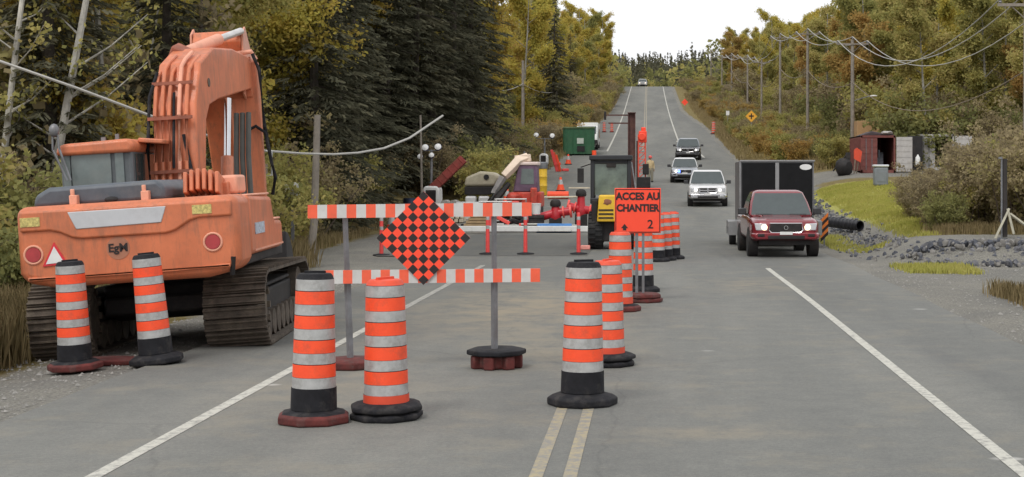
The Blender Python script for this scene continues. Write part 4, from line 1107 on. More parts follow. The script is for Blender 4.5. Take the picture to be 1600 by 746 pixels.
# ------------------------------------------------------------------ people
def skin_person(loc, rz, coat, trouser, hat, label, pose):
    t = thing('person', label, 'person', loc, rz)
    def chain(name, verts, edges, rads, m, parent, sub=2):
        me = bpy.data.meshes.new(name)
        me.from_pydata(verts, edges, [])
        o = bpy.data.objects.new(name, me); COL.objects.link(o); o.parent = parent
        md = o.modifiers.new('skin', 'SKIN'); md.use_smooth_shade = True
        for i, r in enumerate(rads): me.skin_vertices[0].data[i].radius = (r, r) if not isinstance(r, tuple) else r
        me.skin_vertices[0].data[0].use_root = True
        s = o.modifiers.new('sub', 'SUBSURF'); s.levels = 1; s.render_levels = sub
        me.materials.append(m)
        return o
    v, e, r = pose
    body = chain('body', v, e, r, coat, t)
    tr = MB()
    for s in (-1, 1):
        a, k, f = Vector(v[11 if s > 0 else 14]), Vector(v[12 if s > 0 else 15]), Vector(v[13 if s > 0 else 16])
        tr.tube([Vector(v[0]) + Vector((s*.09, 0, .02)), k, f], [.135, .095, .085], 10)
    tr.build('trousers', trouser, body)
    hd = Vector(v[4])
    f = MB(); f.blob(hd + Vector((0, -.01, .06)), (.085, .105, .125), 1, .01, 2); f.box(hd + Vector((0, -.115, .05)), (.025, .04, .045))
    for s in (-1, 1): f.box(hd + Vector((s*.088, 0, .06)), (.02, .04, .06))
    f.build('head', mat('skin_tone', (.42, .22, .15), .6), body, bevel=.008)
    ey = MB()
    for s in (-1, 1): ey.blob(hd + Vector((s*.035, -.105, .085)), (.013, .01, .01), 1, 0, 1)
    ey.box(hd + Vector((0, -.108, -.0)), (.05, .012, .012)); ey.build('eyes_and_mouth', M_dark, body)
    h = MB(); h.lathe([(.155, .0), (.15, .015), (.125, .02), (.12, .07), (.08, .125), (.02, .14)], (hd.x, hd.y, hd.z + .10), 16); h.build('helmet', hat, body)
    for idx, s in ((7, 1), (10, -1)):
        w = Vector(v[idx]); hn = MB(); hn.blob(w + Vector((0, 0, -.05)), (.04, .025, .055), 2, .03, 1)
        for k in range(4): hn.tube([w + Vector((-.03 + k*.02, -.005, -.08)), w + Vector((-.03 + k*.02, -.02, -.13 + abs(k - 1.5)*.012)), w + Vector((-.028 + k*.018, -.045, -.155 + abs(k-1.5)*.012))], .0095, 6)
        hn.tube([w + Vector((-s*.035, -.01, -.04)), w + Vector((-s*.05, -.035, -.08))], .011, 6); hn.build('hand', mat('work_glove', (.25, .18, .12), .8), body)
    for idx in (13, 16):
        w = Vector(v[idx]); b = MB(); b.box(w + Vector((0, -.06, -.05)), (.11, .29, .10)); b.build('boot', M_dark, body, bevel=.035)
    return t
stand = ([(0,0,.95),(0,.0,1.15),(0,.01,1.38),(0,.0,1.48),(0,-.01,1.58), (.19,.0,1.40),(.25,.02,1.12),(.24,-.10,.88), (-.19,.0,1.40),(-.26,.0,1.12),(-.27,-.06,.87), (.10,0,.88),(.12,-.02,.50),(.13,.02,.10), (-.10,0,.88),(-.11,-.03,.50),(-.12,.0,.10)],
         [(0,1),(1,2),(2,3),(3,4),(2,5),(5,6),(6,7),(2,8),(8,9),(9,10),(0,11),(11,12),(12,13),(0,14),(14,15),(15,16)],
         [(.17,.13),(.18,.13),(.19,.13),.07,.06,.085,.062,.045,.085,.062,.045,.11,.075,.055,.11,.075,.055])
skin_person(on(1016, 105), R(15), mat('beige_work_coat', (.52, .40, .22), .8, var=.25), mat('khaki_trousers', (.26, .24, .18), .85), mat('red_helmet', (.75, .08, .07), .4), 'person in a pale yellow work coat and red helmet beside the orange mast', stand)

# ------------------------------------------------------------------ trench side: red pipework, beam, boards
M_pipe = mat('red_pipe_enamel', (.50, .018, .03), .4, var=.15, dirt=(.25, .06, .05), dirt_amt=.4)
M_pipl = mat('bright_red_flange', (.85, .10, .08), .45, var=.12)
d = 62.0
def pl(px, py, dd=0.0): return at(px, py, d + dd)
def make_valve(label, px, py_dome, py_body, spread, dd):
    base = on(px, d + dd)
    t = thing('pipe_valve', label, 'pipe valve', base)
    L = lambda x, y: at(x, y, d + dd) - base
    m = MB(); c = L(px, py_dome)
    m.lathe([(.20, -.16), (.22, -.10), (.22, .0), (.17, .10), (.06, .15)], (c.x, c.y, c.z), 16); m.build('cap', M_dark, t)
    m = MB(); b = L(px, py_body)
    m.lathe([(.16, -.34), (.24, -.2), (.22, .0), (.17, .14), (.15, c.z - b.z - .14)], (b.x, b.y, b.z), 16); m.build('valve_body', M_pipe, t)
    m = MB()
    a, e = L(*spread[0]), L(*spread[1])
    m.tube([a, b, e], .17, 14)
    m.build('branch_pipe', M_pipe, t)
    for q, nb in ((a, b), (e, b)):
        m = MB(); dv = (nb - q).normalized(); m.cyl(q, q + dv*.08, .27, n=18); m.cyl(q + dv*.30, q + dv*.36, .24, n=18); m.build('flange', M_pipl, t)
    m = MB(); m.box((b.x, b.y, max(.1, b.z/2 - .1)), (.5, .4, max(.2, b.z - .2))); m.build('support_block', M_dark, t, bevel=.03)
make_valve('red pipe valve with a black cap above the blue board, the lower of the two', 868, 317, 333, ((818, 347), (893, 330)), 0)
make_valve('red pipe valve with a black cap beside the tractor mirror, higher of the two', 908, 301, 327, ((886, 322), (934, 331)), 1.4)
def simple(name, label, cat, fn, m, bevel=0.02, loc=None, group=None):
    q = MB(); fn(q); o = q.build(name, m, bevel=bevel)
    if loc is not None: o.location = loc
    return tag(o, label, cat, group)
def beam_fn(q):
    a, b = at(700, 367, 59.2), at(932, 366, 59.2)
    q.box(((a.x + b.x)/2, 0, .16), (b.x - a.x, .28, .20))
    for k in range(9): q.box((a.x + (k + .5)*(b.x - a.x)/9, -.145, .16), (.03, .02, .16))
simple('edge_beam', 'long white beam laid along the near edge of the trench', 'beam', beam_fn, M_white, .02, (0, 59.2, float(zr(59.2))))
simple('panel_sheet', 'pale sheet lying behind the white beam around the blue board', 'sheet', lambda q: [q.box((at(790 + k*46, 0, 60).x, .1*k % .2, .12 + .05*(k % 2)), (1.1, .5, .06), rot=(-.35, 0, .05*k - .1)) for k in range(3)], mat('pale_sheet', (.52, .52, .48), .7, var=.15), .01, (0, 60.2, float(zr(60))+.05))
simple('blue_board', 'bright blue board lying on the white beam below the red pipes', 'board', lambda q: (q.box((0, 0, 0), (1.35, .5, .16), rot=(.5, 0, 0)), q.box((0, -.24, .1), (1.3, .05, .05))), mat('blue_plastic_board', (.035, .17, .42), .5, var=.2), .03, at(866, 357, 59.6))
simple('pale_pole', 'thin pale pole lying across the lane behind the red valves', 'pole', lambda q: q.cyl((-1.3, 0, 0), (1.3, .4, .03), .05, n=8), mat('pale_pole_wood', (.6, .53, .4), .8), 0, at(867, 309, 79))
simple('pale_plank', 'short pale plank behind the capped valve near the tractor mirror', 'plank', lambda q: q.box((0, 0, 0), (1.0, .25, .07)), mat('pale_pole_wood', (.6, .53, .4), .8), .01, at(905, 294, 74))
simple('white_bucket', 'white plastic bucket left of the lower red valve', 'bucket', lambda q: q.lathe([(.16, 0), (.19, .4), (.2, .4), (.2, .44), (.17, .44), (.15, .1)], n=16), M_white, 0, on(838, 61.5, .62))
simple('spoil_block', 'dark crate under the white bucket beside the red pipe', 'crate', lambda q: (q.box((0, 0, .3), (.6, .5, .58)), q.box((0, -.26, .3), (.62, .03, .1)), q.box((0, -.26, .5), (.62, .03, .08))), M_dark, .03, on(838, 61.5))
def hosef(q):
    q.tube([at(790, 352, 60.5), at(802, 345, 60.6), at(812, 349, 60.4), at(820, 343, 60.8), at(806, 340, 61)], .10, 8)
simple('black_hose', 'coiled black hose at the left end of the red pipe', 'hose', hosef, M_rub, 0)
# light reddish machine parts at the left end
simple('red_frame', 'red angular steel frame at the left end of the trench pipework', 'frame', lambda q: (q.box((0, 0, .1), (1.4, .12, .2)), q.box((-.6, 0, .6), (.14, .12, 1.0)), q.box((-.2, 0, .5), (.8, .1, .14), rot=(0, .5, 0)), q.box((.6, .3, .25), (.14, .8, .14))), M_pipl, .02, on(790, 60.3))

simple('spoil_heap', 'brown heap of dug soil behind the compact excavator bucket', 'soil heap', lambda q: [q.blob((k*.5, .1*(k % 2), .15), (.55, .5, .38 - .05*k), 30 + k, .2, 2) for k in range(3)], mat('dug_soil', (.13, .10, .07), .95, var=.4, scale=5), 0, on(768, 67))
simple('grey_crate', 'grey slatted crate below the red compact excavator', 'crate', lambda q: (q.box((0, 0, .3), (.6, .5, .6)), [q.box((0, -.26, .1 + k*.18), (.62, .03, .09)) for k in range(3)]), mat('grey_plastic_crate', (.3, .32, .33), .6, var=.2), .01, on(818, 64))
simple('jerry_can', 'small white jerry can next to the grey slatted crate', 'can', lambda q: (q.box((0, 0, .2), (.3, .18, .4)), q.cyl((.08, 0, .4), (.08, 0, .47), .04, n=8)), M_white, .03, on(832, 63.5))
simple('timber_stack', 'stack of pale timbers between the beige machine and the diamond', 'timbers', lambda q: [q.box(((k % 3)*.2 - .2, 0, .08 + (k//3)*.16), (.17, 1.8, .14), rot=(0, 0, .02*k)) for k in range(9)], mat('pale_pole_wood', (.6, .53, .4)), .01, on(716, 68))
simple('steel_drum', 'dark blue steel drum standing left of the timber stack', 'drum', lambda q: q.lathe([(.28, 0), (.29, .02), (.29, .3), (.305, .31), (.29, .33), (.29, .6), (.305, .61), (.29, .63), (.29, .88), (.26, .88)], n=18), mat('dark_blue_steel', (.03, .045, .09), .5, .2, var=.3), 0, on(640, 72))
for k_, (px_, d_, lab_) in enumerate(((792, 84, 'small orange traffic cone left of the compact excavator cab'), (876, 96, 'small orange traffic cone on the bare lane right of the yellow drum'), (888, 128, 'small orange traffic cone in front of the green dumpster'), (612, 58, 'orange traffic cone at the woods edge left of the diamond'))):
    CONES_ = (px_, d_, lab_); globals().setdefault('EXTRA_CONES', []).append(CONES_)
def pump_unit(px, d_, lab, m_a, m_b):
    p = on(px, d_)
    t = thing('pump_unit', lab, 'pump', p)
    m = MB(); m.box((0, 0, .62), (.8, .5, .42)); m.box((.1, -.02, .88), (.4, .36, .16)); m.build('engine', m_a, t, bevel=.05)
    m = MB(); m.cyl((-.55, -.1, .5), (-.30, -.1, .5), .24, n=16); m.cyl((-.45, -.1, .5), (-.45, -.45, .5), .10, n=10); m.build('pump_casing', m_b, t)
    m = MB()
    for y in (-.32, .32): m.tube([(-.7, y, .12), (.6, y, .12), (.6, y, 1.05), (-.7, y, 1.05), (-.7, y, .12)], .03, 6)
    m.build('frame', M_white, t)
    m = MB(); m.tube([(-.45, -.45, .5), (-.6, -.7, .3), (-.9, -.8, .08), (-1.4, -.8, .07)], .07, 8); m.build('suction_hose', M_rub, t)
    for x in (-.45, .4): make_wheel(t, x, -.2, .18, .12)
pump_unit(800, 66.5, 'red pump unit in a white tube frame in front of the compact excavator', M_pipl, M_dark)
pump_unit(776, 64.5, 'orange pump unit in a white tube frame behind the left delineator post', M_ored, M_pipe)
simple('fence_roll', 'rolled up orange plastic fence lying right of the yellow drum', 'fence roll', lambda q: (q.cyl((-.6, 0, .22), (.6, 0, .22), .22, n=16), q.cyl((-.62, 0, .22), (.62, 0, .22), .06, n=8)), M_fluo, 0, on(872, 88))
# mini excavator with pale boom
def make_mini():
    d = 73
    t = thing('mini_excavator', 'red compact excavator with a thick pale boom reaching down left', 'excavator', on(822, d))
    s = F/d; O = t.location
    X = lambda px: (px - 1020)/s - O.x
    Z = lambda py: EYE - (py - 271)/s - O.z
    M_pk = mat('pale_pink_roof', (.80, .66, .60), .6, var=.08); M_pur = mat('purple_grey_body', (.15, .09, .14), .5, var=.3)
    m = MB(); m.prism([(X(803), Z(300)), (X(842), Z(300)), (X(840), Z(258)), (X(812), Z(258))], 'y', -.6, .8); cab = m.build('cab', M_pur, t, bevel=.06)
    m = MB(); m.box((X(826), .1, Z(256)), (1.0, 1.5, .16)); m.build('cab_roof', M_pk, cab, bevel=.04)
    m = MB(); m.prism([(X(815), Z(288)), (X(836), Z(288)), (X(835), Z(264)), (X(817), Z(264))], 'y', -.62, -.605); m.build('cab_window', M_cabg, cab)
    m = MB(); m.box((X(823), .3, Z(312)), (1.5, 1.9, .72)); m.box((X(836), -.75, Z(308)), (.3, .3, .9)); m.blob((X(805), -.6, Z(310)), (.4, .3, .3), 4, .2, 2); m.build('engine_body', mat('red_orange_body', (.55, .06, .035), .5, var=.3, dirt=(.35, .2, .12), dirt_amt=.6), t, bevel=.06)
    b = MB()
    P = [(X(826), -.3, Z(246)), (X(812), -.5, Z(252)), (X(790), -.8, Z(276))]
    b.box((X(818), -.35, Z(248)), (.75, .34, .34), rot=(0, -.1, 0)); b.tube(P, [.24, .27, .22], 4); bo = b.build('boom', mat('cream_boom', (.82, .66, .52), .6, var=.1), t, bevel=.03)
    a = MB(); a.tube([(X(789), -.85, Z(277)), (X(774), -1.0, Z(303))], [.2, .15], 4); a.build('arm', mat('grey_beige_arm', (.30, .28, .27), .6, var=.3), bo, bevel=.02)
    a = MB(); a.tube([(X(797), -.7, Z(287)), (X(784), -1.1, Z(305)), (X(772), -1.2, Z(322))], [.12, .16, .12], 6); a.build('ram', M_dark, bo)
    a = MB(); a.tube([(X(776), -1.05, Z(302)), (X(766), -1.1, Z(318)), (X(764), -1.1, Z(330))], [.1, .09, .06], 8); a.build('ram_rod', M_chrome, bo)
    k = MB(); k.prism([(X(756), Z(322)), (X(774), Z(322)), (X(780), Z(336)), (X(762), Z(342))], 'y', -1.5, -.7); k.build('bucket', M_dark, t, bevel=.04)
    for sx in (-.55, .55):
        w = MB(); w.prism([(-.9, .12), (-.75, 0), (.75, 0), (.9, .12), (.9, .38), (.75, .5), (-.75, .5), (-.9, .38)], 'x', X(823) + sx - .18, X(823) + sx + .18)
        for q in range(9): w.box((X(823) + sx, -.8 + q*.2, .51), (.38, .06, .03)); w.box((X(823) + sx, -.92, .1 + q*.04), (.38, .04, .02))
        w.build('track', M_tyre, t)
make_mini()

def make_compressor():
    d = 74
    t = thing('covered_compressor', 'pale beige hooded machine with a round port on a dark chassis near the forest edge', 'compressor', on(755, d))
    s = F/d; O = t.location
    X = lambda px: (px - 1020)/s - O.x
    Z = lambda py: EYE - (py - 271)/s - O.z
    m = MB(); m.prism([(X(727), Z(291)), (X(730), Z(277)), (X(745), Z(271)), (X(752), Z(268)), (X(774), Z(270)), (X(782), Z(277)), (X(776), Z(291))], 'y', -.6, .9)
    h = m.build('hood', mat('beige_hood', (.42, .38, .28), .7, var=.15, dirt=(.25, .2, .12), dirt_amt=.4), t, bevel=.12, seg=3)
    m = MB(); m.cyl((X(762), -.61, Z(277)), (X(762), -.64, Z(277)), .13, n=16); m.build('port', M_dark, h)
    m = MB(); m.box((X(752), .1, Z(298)), (1.5, 1.3, .4)); m.build('chassis', M_dark, t, bevel=.04)
    for k, (a, b2) in enumerate(((738, 312), (758, 312))):
        m = MB(); m.box((X(a), -.5, Z(b2)), (.5, .5, .34), rot=(.1, 0, .1*k)); m.build('fender', M_white, t, bevel=.06)
    for x in (735, 772): make_wheel(t, X(x), -.2, .28, .2)
make_compressor()

def light_tower(name, label, px, d, lamps, base, mast_px, mast_top):
    t = thing('light_tower', label, 'light tower', on(px, d))
    s = F/d; O = t.location
    X = lambda p: (p - 1020)/s - O.x
    Z = lambda p: EYE - (p - 271)/s - O.z
    m = MB(); m.cyl((X(mast_px), 0, 0), (X(mast_px), 0, Z(mast_top)), .09, .06, n=10); m.box((X(mast_px), -.02, Z(mast_top) - .05), (max(.3, abs(X(lamps[0][0]) - X(lamps[1][0]))*1.1), .06, .06)); m.build('mast', M_gal, t)
    for lx, ly, rr in lamps:
        q = MB(); q.lathe([(.05, -.15), (rr*.8, -.05), (rr, .06), (rr*.9, .1)], n=16); o = q.build('lamp_housing', mat('dark_blue_housing', (.03, .03, .09), .5), t); o.location = (X(lx), -.1, Z(ly)); o.rotation_euler = (R(65), 0, 0)
        q = MB(); q.lathe([(rr*.88, .102), (rr*.7, .13), (.03, .15)], n=16); q.build('lamp_lens', mat('white_lamp_lens', (.80, .80, .78), .3), o)
    q = MB(); bx0, bx1, by0, by1 = base
    q.prism([(X(bx0), Z(by1)), (X(bx1), Z(by1)), (X(bx1), Z(by0) - .15), (X(bx1 - 4), Z(by0)), (X(bx0 + 4), Z(by0)), (X(bx0), Z(by0) - .15)], 'y', -.4, .8); bo = q.build('generator_box', M_white, t, bevel=.08)
    q = MB(); q.box(((X(bx0) + X(bx1))/2, -.41, (Z(by0) + Z(by1))/2), ((X(bx1) - X(bx0))*.6, .04, (Z(by0) - Z(by1))*.6)); q.build('grille_panel', M_dark, bo)
    for x in (bx0 + 3, bx1 - 3): make_wheel(t, X(x), .2, .28, .16)
light_tower('light_tower', 'portable light tower with four round lamps above the checkered diamond', 675, 76, [(665, 232, .19), (685, 231, .19), (657, 246, .15), (675, 244, .15)], (662, 688, 291, 322), 674, 234)
light_tower('light_tower', 'smaller light tower with two white lamps left of the green dumpster', 850, 121, [(838, 212, .22), (863, 213, .22)], (843, 856, 240, 258), 851, 216)
# red trough
simple('metal_trough', 'rusty red metal trough tilted up against the dark trees', 'trough', lambda q: (q.box((0, 0, 0), (2.4, .5, .05)), q.box((0, -.26, .14), (2.4, .04, .42)), q.box((0, .26, .14), (2.4, .04, .42)), [q.box((-1.1 + k*.36, -.29, .14), (.05, .03, .42)) for k in range(7)]), mat('rusty_red_metal', (.28, .055, .045), .7, .2, var=.3, dirt=(.2, .1, .06), dirt_amt=.6), .01, at(700, 278, 76)).rotation_euler = (0, R(-44), 0)
simple('pipe_bundle', 'short concrete pipes stacked on the ground right of the light tower', 'pipes', lambda q: [q.cyl((-.3 + (k % 3)*.42, -.4, .2 + (k//3)*.36), (-.3 + (k % 3)*.42, .6, .2 + (k//3)*.36), .2, n=14) for k in range(5)], mat('pale_concrete', (.4, .38, .34), .9, var=.2), 0, on(706, 73))
simple('white_crate', 'white crate in front of the beige hooded machine', 'crate', lambda q: (q.box((0, 0, .4), (1.1, .7, .8)), q.box((0, -.36, .55), (1.14, .03, .08)), q.box((0, -.36, .2), (1.14, .03, .08))), M_white, .02, on(733, 70))
simple('steel_plate_stack', 'low stack of tan boards between white beam and barricade rail', 'boards', lambda q: [q.box((.05*k, .03*k, .07 + k*.12), (1.3 - .05*k, .9, .1), rot=(0, 0, .04*k)) for k in range(5)], mat('tan_boards', (.38, .27, .15), .85, var=.2), .01, on(748, 62))
# yellow drum and its lidded tank
def drum():
    t = thing('yellow_drum', 'upright yellow drum with a grey lid behind the compact excavator', 'drum', on(847, 92))
    m = MB(); m.lathe([(.29, 0), (.3, .02), (.3, .55), (.315, .57), (.3, .6), (.3, 1.1), (.315, 1.12), (.3, 1.15), (.3, 1.6)], n=18); m.build('body', M_yell, t)
    m = MB(); m.lathe([(.33, 1.6), (.34, 1.65), (.34, 1.95), (.30, 2.0)], n=18); m.build('lid', M_gal, t)
drum()
def tank():
    t = thing('water_tank', 'grey tank on a frame behind the pale boom of the compact excavator', 'tank', on(832, 93))
    m = MB(); m.box((0, 0, .8), (.9, .8, 1.5)); m.build('frame', M_dark, t, bevel=.05)
    m = MB(); m.box((0, 0, 1.72), (1.1, .9, .3)); m.build('tank_top', M_gal, t, bevel=.08)
    m = MB(); m.cyl((-.5, 0, 0), (-.5, 0, 2.6), .05, n=8); m.build('standpipe', M_gal, t)
tank()
# leaning orange barrier boards, far
def aframe():
    t = thing('folded_barrier', 'folded orange barrier boards leaning near the small light tower', 'barrier', on(868, 118), R(20))
    for k in range(3):
        m = MB(); m.box((.18*k - .1, .1*k, .85 - .1*k), (.22, .08, 1.75 - .2*k), rot=(.15, -.32, 0)); m.box((.18*k - .02, .1*k - .05, .6), (.26, .02, .2), rot=(.15, -.32, 0)); m.build('board', [M_del, M_ored, M_fluo][k], t, bevel=.02)
    m = MB(); m.box((.75, -.1, .14), (.5, .3, .2)); m.build('foot', M_del, t, bevel=.04)
aframe()
# roadside cone far right, near the trailer roof
def cone(px, d, lab):
    t = thing('traffic_cone', lab, 'traffic cone', on(px, d))
    m = MB(); m.lathe([(.26, .04), (.2, .25), (.17, .4), (.1, .7), (.06, .85), (.02, .86)], n=14, mis=[0, 0, 1, 0, 0, 0]); m.build('cone_body', [M_fluo, M_band], t)
    m = MB(); m.box((0, 0, .025), (.6, .6, .05)); m.build('base', M_rub, t)
for c_ in EXTRA_CONES: cone(*c_)
cone(1154, 112, 'small orange traffic cone on the gravel just left of the trailer roof')
# green dumpster
def dumpster():
    d = 143
    t = thing('dumpster', 'large dark green roll off dumpster standing on the left lane up the hill', 'dumpster', on(905, d), R(4))
    M_g = mat('dumpster_green', (.022, .105, .045), .5, var=.2, dirt=(.08, .1, .05), dirt_amt=.5)
    w, h, L = 2.75, 2.45, 5.5
    m = MB()
    m.box((0, 0, h/2 + .12), (w, .1, h)); m.box((0, L, h/2 + .12), (w, .1, h)); m.box((-w/2 + .05, L/2, h/2 + .12), (.1, L, h)); m.box((w/2 - .05, L/2, h/2 + .12), (.1, L, h)); m.box((0, L/2, .2), (w, L, .12))
    for k in range(8):
        for s in (-1, 1): m.box((s*(w/2 + .04), .3 + k*.7, h/2 + .12), (.09, .1, h))
    for k in range(5): m.box((-w/2 + .2 + k*(w - .4)/4, -.07, h/2 + .1), (.09, .06, h - .1))
    b = m.build('bin', M_g, t, bevel=.01)
    m = MB(); m.box((0, -.04, h + .14), (w + .14, .2, .14)); m.box((-w/2, L/2, h + .14), (.2, L, .14)); m.box((w/2, L/2, h + .14), (.2, L, .14)); m.build('rim', mat('rim_green', (.12, .17, .08), .6, var=.3), b)
    m = MB(); m.box((.1, -.11, 1.35), (.62, .02, .52)); m.build('white_label', mat('faded_label', (.45, .5, .44), .6), b)
    m = MB(); m.box((.15, -.1, .62), (.7, .06, .5)); m.build('hook_plate', M_dark, b)
    m = MB()
    for s in (-.6, .6): m.cyl((s - .15, .3, .09), (s + .15, .3, .09), .09, n=12)
    m.build('roller', M_dark, t)
dumpster()
def white_truck():
    d = 154
    t = thing('box_truck', 'white truck mostly hidden behind the green dumpster', 'truck', on(918, d))
    m = MB(); m.box((0, 2.5, 1.6), (2.1, 5, 2.2)); b = m.build('cargo_box', M_white, t, bevel=.06)
    m = MB(); m.prism([(-1.3, .5), (.0, .5), (.0, 2.35), (-.5, 2.35), (-1.2, 1.5)], 'x', -1.05, 1.05); c = m.build('cab', M_white, t, bevel=.1)
    m = MB(); m.prism([(-1.15, 1.58), (-.56, 2.28), (-.6, 2.31), (-1.22, 1.58)], 'x', -.9, .9); m.build('windscreen', M_glass, c)
    m = MB(); m.box((0, -1.32, .75), (2.1, .1, .4)); m.build('bumper', M_dark, t, bevel=.03)
    m = MB(); m.box((1.16, 1.0, 1.6), (.03, 1.2, .9)); m.build('brown_stain_panel', mat('brown_panel', (.25, .13, .06), .7, var=.4), b)
    for x in (-.95, .95):
        for y in (-.5, 3.6): make_wheel(t, x, y, .45, .28)
white_truck()

# ------------------------------------------------------------------ right roadside
def warn_sign(px, py, d, lab, kind):
    t = thing('warning_sign', lab, 'road sign', on(px, d))
    c = at(px, py, d) - t.location
    m = MB(); m.box((0, .03, c.z/2), (.09, .06, c.z)); m.build('post', M_gal, t)
    if kind == 'diamond':
        r = .66
        m = MB(); m.prism([(0, c.z - r), (r, c.z), (0, c.z + r), (-r, c.z)], 'y', -.02, 0); p = m.build('sign_panel', mat('amber_sign', (.86, .42, .04), .5, var=.05), t)
        m = MB(); m.box((0, -.024, c.z), (.13, .006, .62)); m.box((0, -.027, c.z + .02), (.56, .006, .15)); m.build('crossroad_symbol', M_bsign, p)
    elif kind == 'orange':
        m = MB(); m.prism([(0, c.z - .6), (.6, c.z), (0, c.z + .6), (-.6, c.z)], 'y', -.02, 0); m.build('sign_panel', M_osign, t)
    else:
        m = MB(); m.box((0, -.02, c.z), (.45, .03, .6)); m.build('sign_panel', M_white, t)
warn_sign(1174, 182, 170, 'amber diamond sign with a black crossroad symbol beside the pole line', 'diamond')
warn_sign(1070, 160, 268, 'small orange diamond sign far up the right verge', 'orange')
warn_sign(1137, 177, 205, 'small white sign panel on the right verge before the amber diamond', 'white')
warn_sign(457, 301, 46, 'small pale notice board among the brush at the edge of the dark spruces', 'white')
def chevron():
    d = 52
    t = thing('hazard_marker', 'low black and orange striped hazard marker beside the red pickup', 'hazard marker', on(1288, d))
    c = at(1288, 357, d) - t.location
    m = MB(); h, w, n = .50, .26, 6
    for k in range(n):
        z0 = c.z - h/2 + (k - 1) * h/(n - 2) - .1
        lo = [(-w/2, z0), (w/2, z0 + .26), (w/2, z0 + .26 + h/(n-2)), (-w/2, z0 + h/(n-2))]
        m.prism(lo, 'y', -.02 - .0005*k, 0, k % 2)
    m.build('striped_panel', [M_bsign, mat('hazard_orange', (.8, .2, .02), .5)], t)
    m = MB(); m.box((0, .03, c.z/2), (.05, .04, c.z)); m.build('post', M_gal, t)
chevron()
def culvert():
    d = 60
    a = at(1344, 353, d)
    m = MB()
    ax = Vector((-1.0, 1.7, .10)).normalized()
    b = a + ax*2.1
    k = 18
    rings = [m.ring(b, -ax, .20, k), m.ring(a, -ax, .20, k), m.ring(a, -ax, .17, k), m.ring(a + ax*1.2, -ax, .17, k)]
    m.skin(rings)
    for i in range(9): m.torus(a + ax*(.06 + i*.23), ax, .20, .02, 18, 5)
    o = m.build('culvert_pipe', mat('black_plastic_pipe', (.015, .015, .02), .5, var=.3))
    tag(o, 'black corrugated culvert pipe ending in the rocky ditch below the green grass', 'culvert pipe')
culvert()
# rocks of the ditch and the side road bank (uncountable)
def rocks():
    g = random.Random(11)
    m = MB()
    def rock(x, y, z, s):
        ret = bmesh.ops.create_icosphere(m.bm, subdivisions=1, radius=1)
        Mx = Euler((g.uniform(0, 6), g.uniform(0, 6), g.uniform(0, 6))).to_matrix()
        sx, sy, sz = s*g.uniform(.7, 1.3), s*g.uniform(.6, 1.1), s*g.uniform(.45, .8)
        for v in ret['verts']:
            k = g.uniform(.78, 1.12); v.co = Mx @ Vector((v.co.x*sx*k, v.co.y*sy*k, v.co.z*sz*k)) + Vector((x, y, z))
        i = g.randrange(3)
        for f in {f for v in ret['verts'] for f in v.link_faces}: f.material_index = i
    for k in range(1500):
        x = 6.7 + 10.2 * g.random() ** .9
        f = g.random(); y = 39.95 + 1.75 * f
        rise = float(ss(6.0, 7.6, x))
        rock(x, y, float(gz(x, y)) + .03 + g.uniform(-.05, .07), g.uniform(.05, .13) * (.6 + .5*rise))
    for k in range(760):
        y = 49 + 48 * g.random() ** 1.1
        x = 7.3 + .035*(y - 48) + g.gauss(0, .42)
        rock(x, y, float(gz(x, y)) + .02, g.uniform(.045, .12) * (1 + .008*(y - 49)))
    for k in range(90):
        y = g.uniform(42, 49); x = g.uniform(5.7, 7.6); rock(x, y, float(gz(x, y)) + .01, g.uniform(.05, .12))
    o = m.build('riprap', [mat('rock_grey', (.135, .135, .145), .9, var=.35, scale=8, bump=.4), mat('rock_blue_grey', (.075, .08, .095), .9, var=.35, scale=8, bump=.4), mat('rock_tan', (.20, .19, .175), .9, var=.3, scale=8, bump=.4)])
    tag(o, 'grey broken rocks lining the ditch and the side road bank', 'rocks', kind='stuff')
rocks()
def gravel_stones():
    g = np.random.RandomState(5); n = 5200
    x = np.concatenate([g.uniform(-9.3, -6.15, 2600), g.uniform(5.1, 9.5, 2600)])
    y = np.concatenate([g.uniform(13, 34, 2600), g.uniform(17, 41, 2600)])
    s = g.uniform(.008, .026, n) * (1 + g.random_sample(n) ** 8 * 1.6)
    base = np.array([(1,0,0),(-.5,.87,0),(-.5,-.87,0),(.1,.05,.8)])
    V = base[None] * s[:, None, None] * g.uniform(.6, 1.4, (n, 4, 3)); a = g.uniform(0, 6.28, n)
    c, sn = np.cos(a)[:, None], np.sin(a)[:, None]
    V = np.stack([V[..., 0]*c - V[..., 1]*sn, V[..., 0]*sn + V[..., 1]*c, V[..., 2]], -1)
    V += np.stack([x, y, gz(x, y) + .005], -1)[:, None]
    f = np.array([[0,1,3],[1,2,3],[2,0,3]])
    Fc = (np.arange(n)[:, None, None]*4 + f[None]).reshape(-1, 3)
    o = np_mesh('gravel', V.reshape(-1, 3), Fc, mat('gravel_stone', (.25, .24, .22), .95, var=.5, scale=14))
    tag(o, 'loose grey gravel stones along both shoulders', 'gravel', kind='stuff')
gravel_stones()

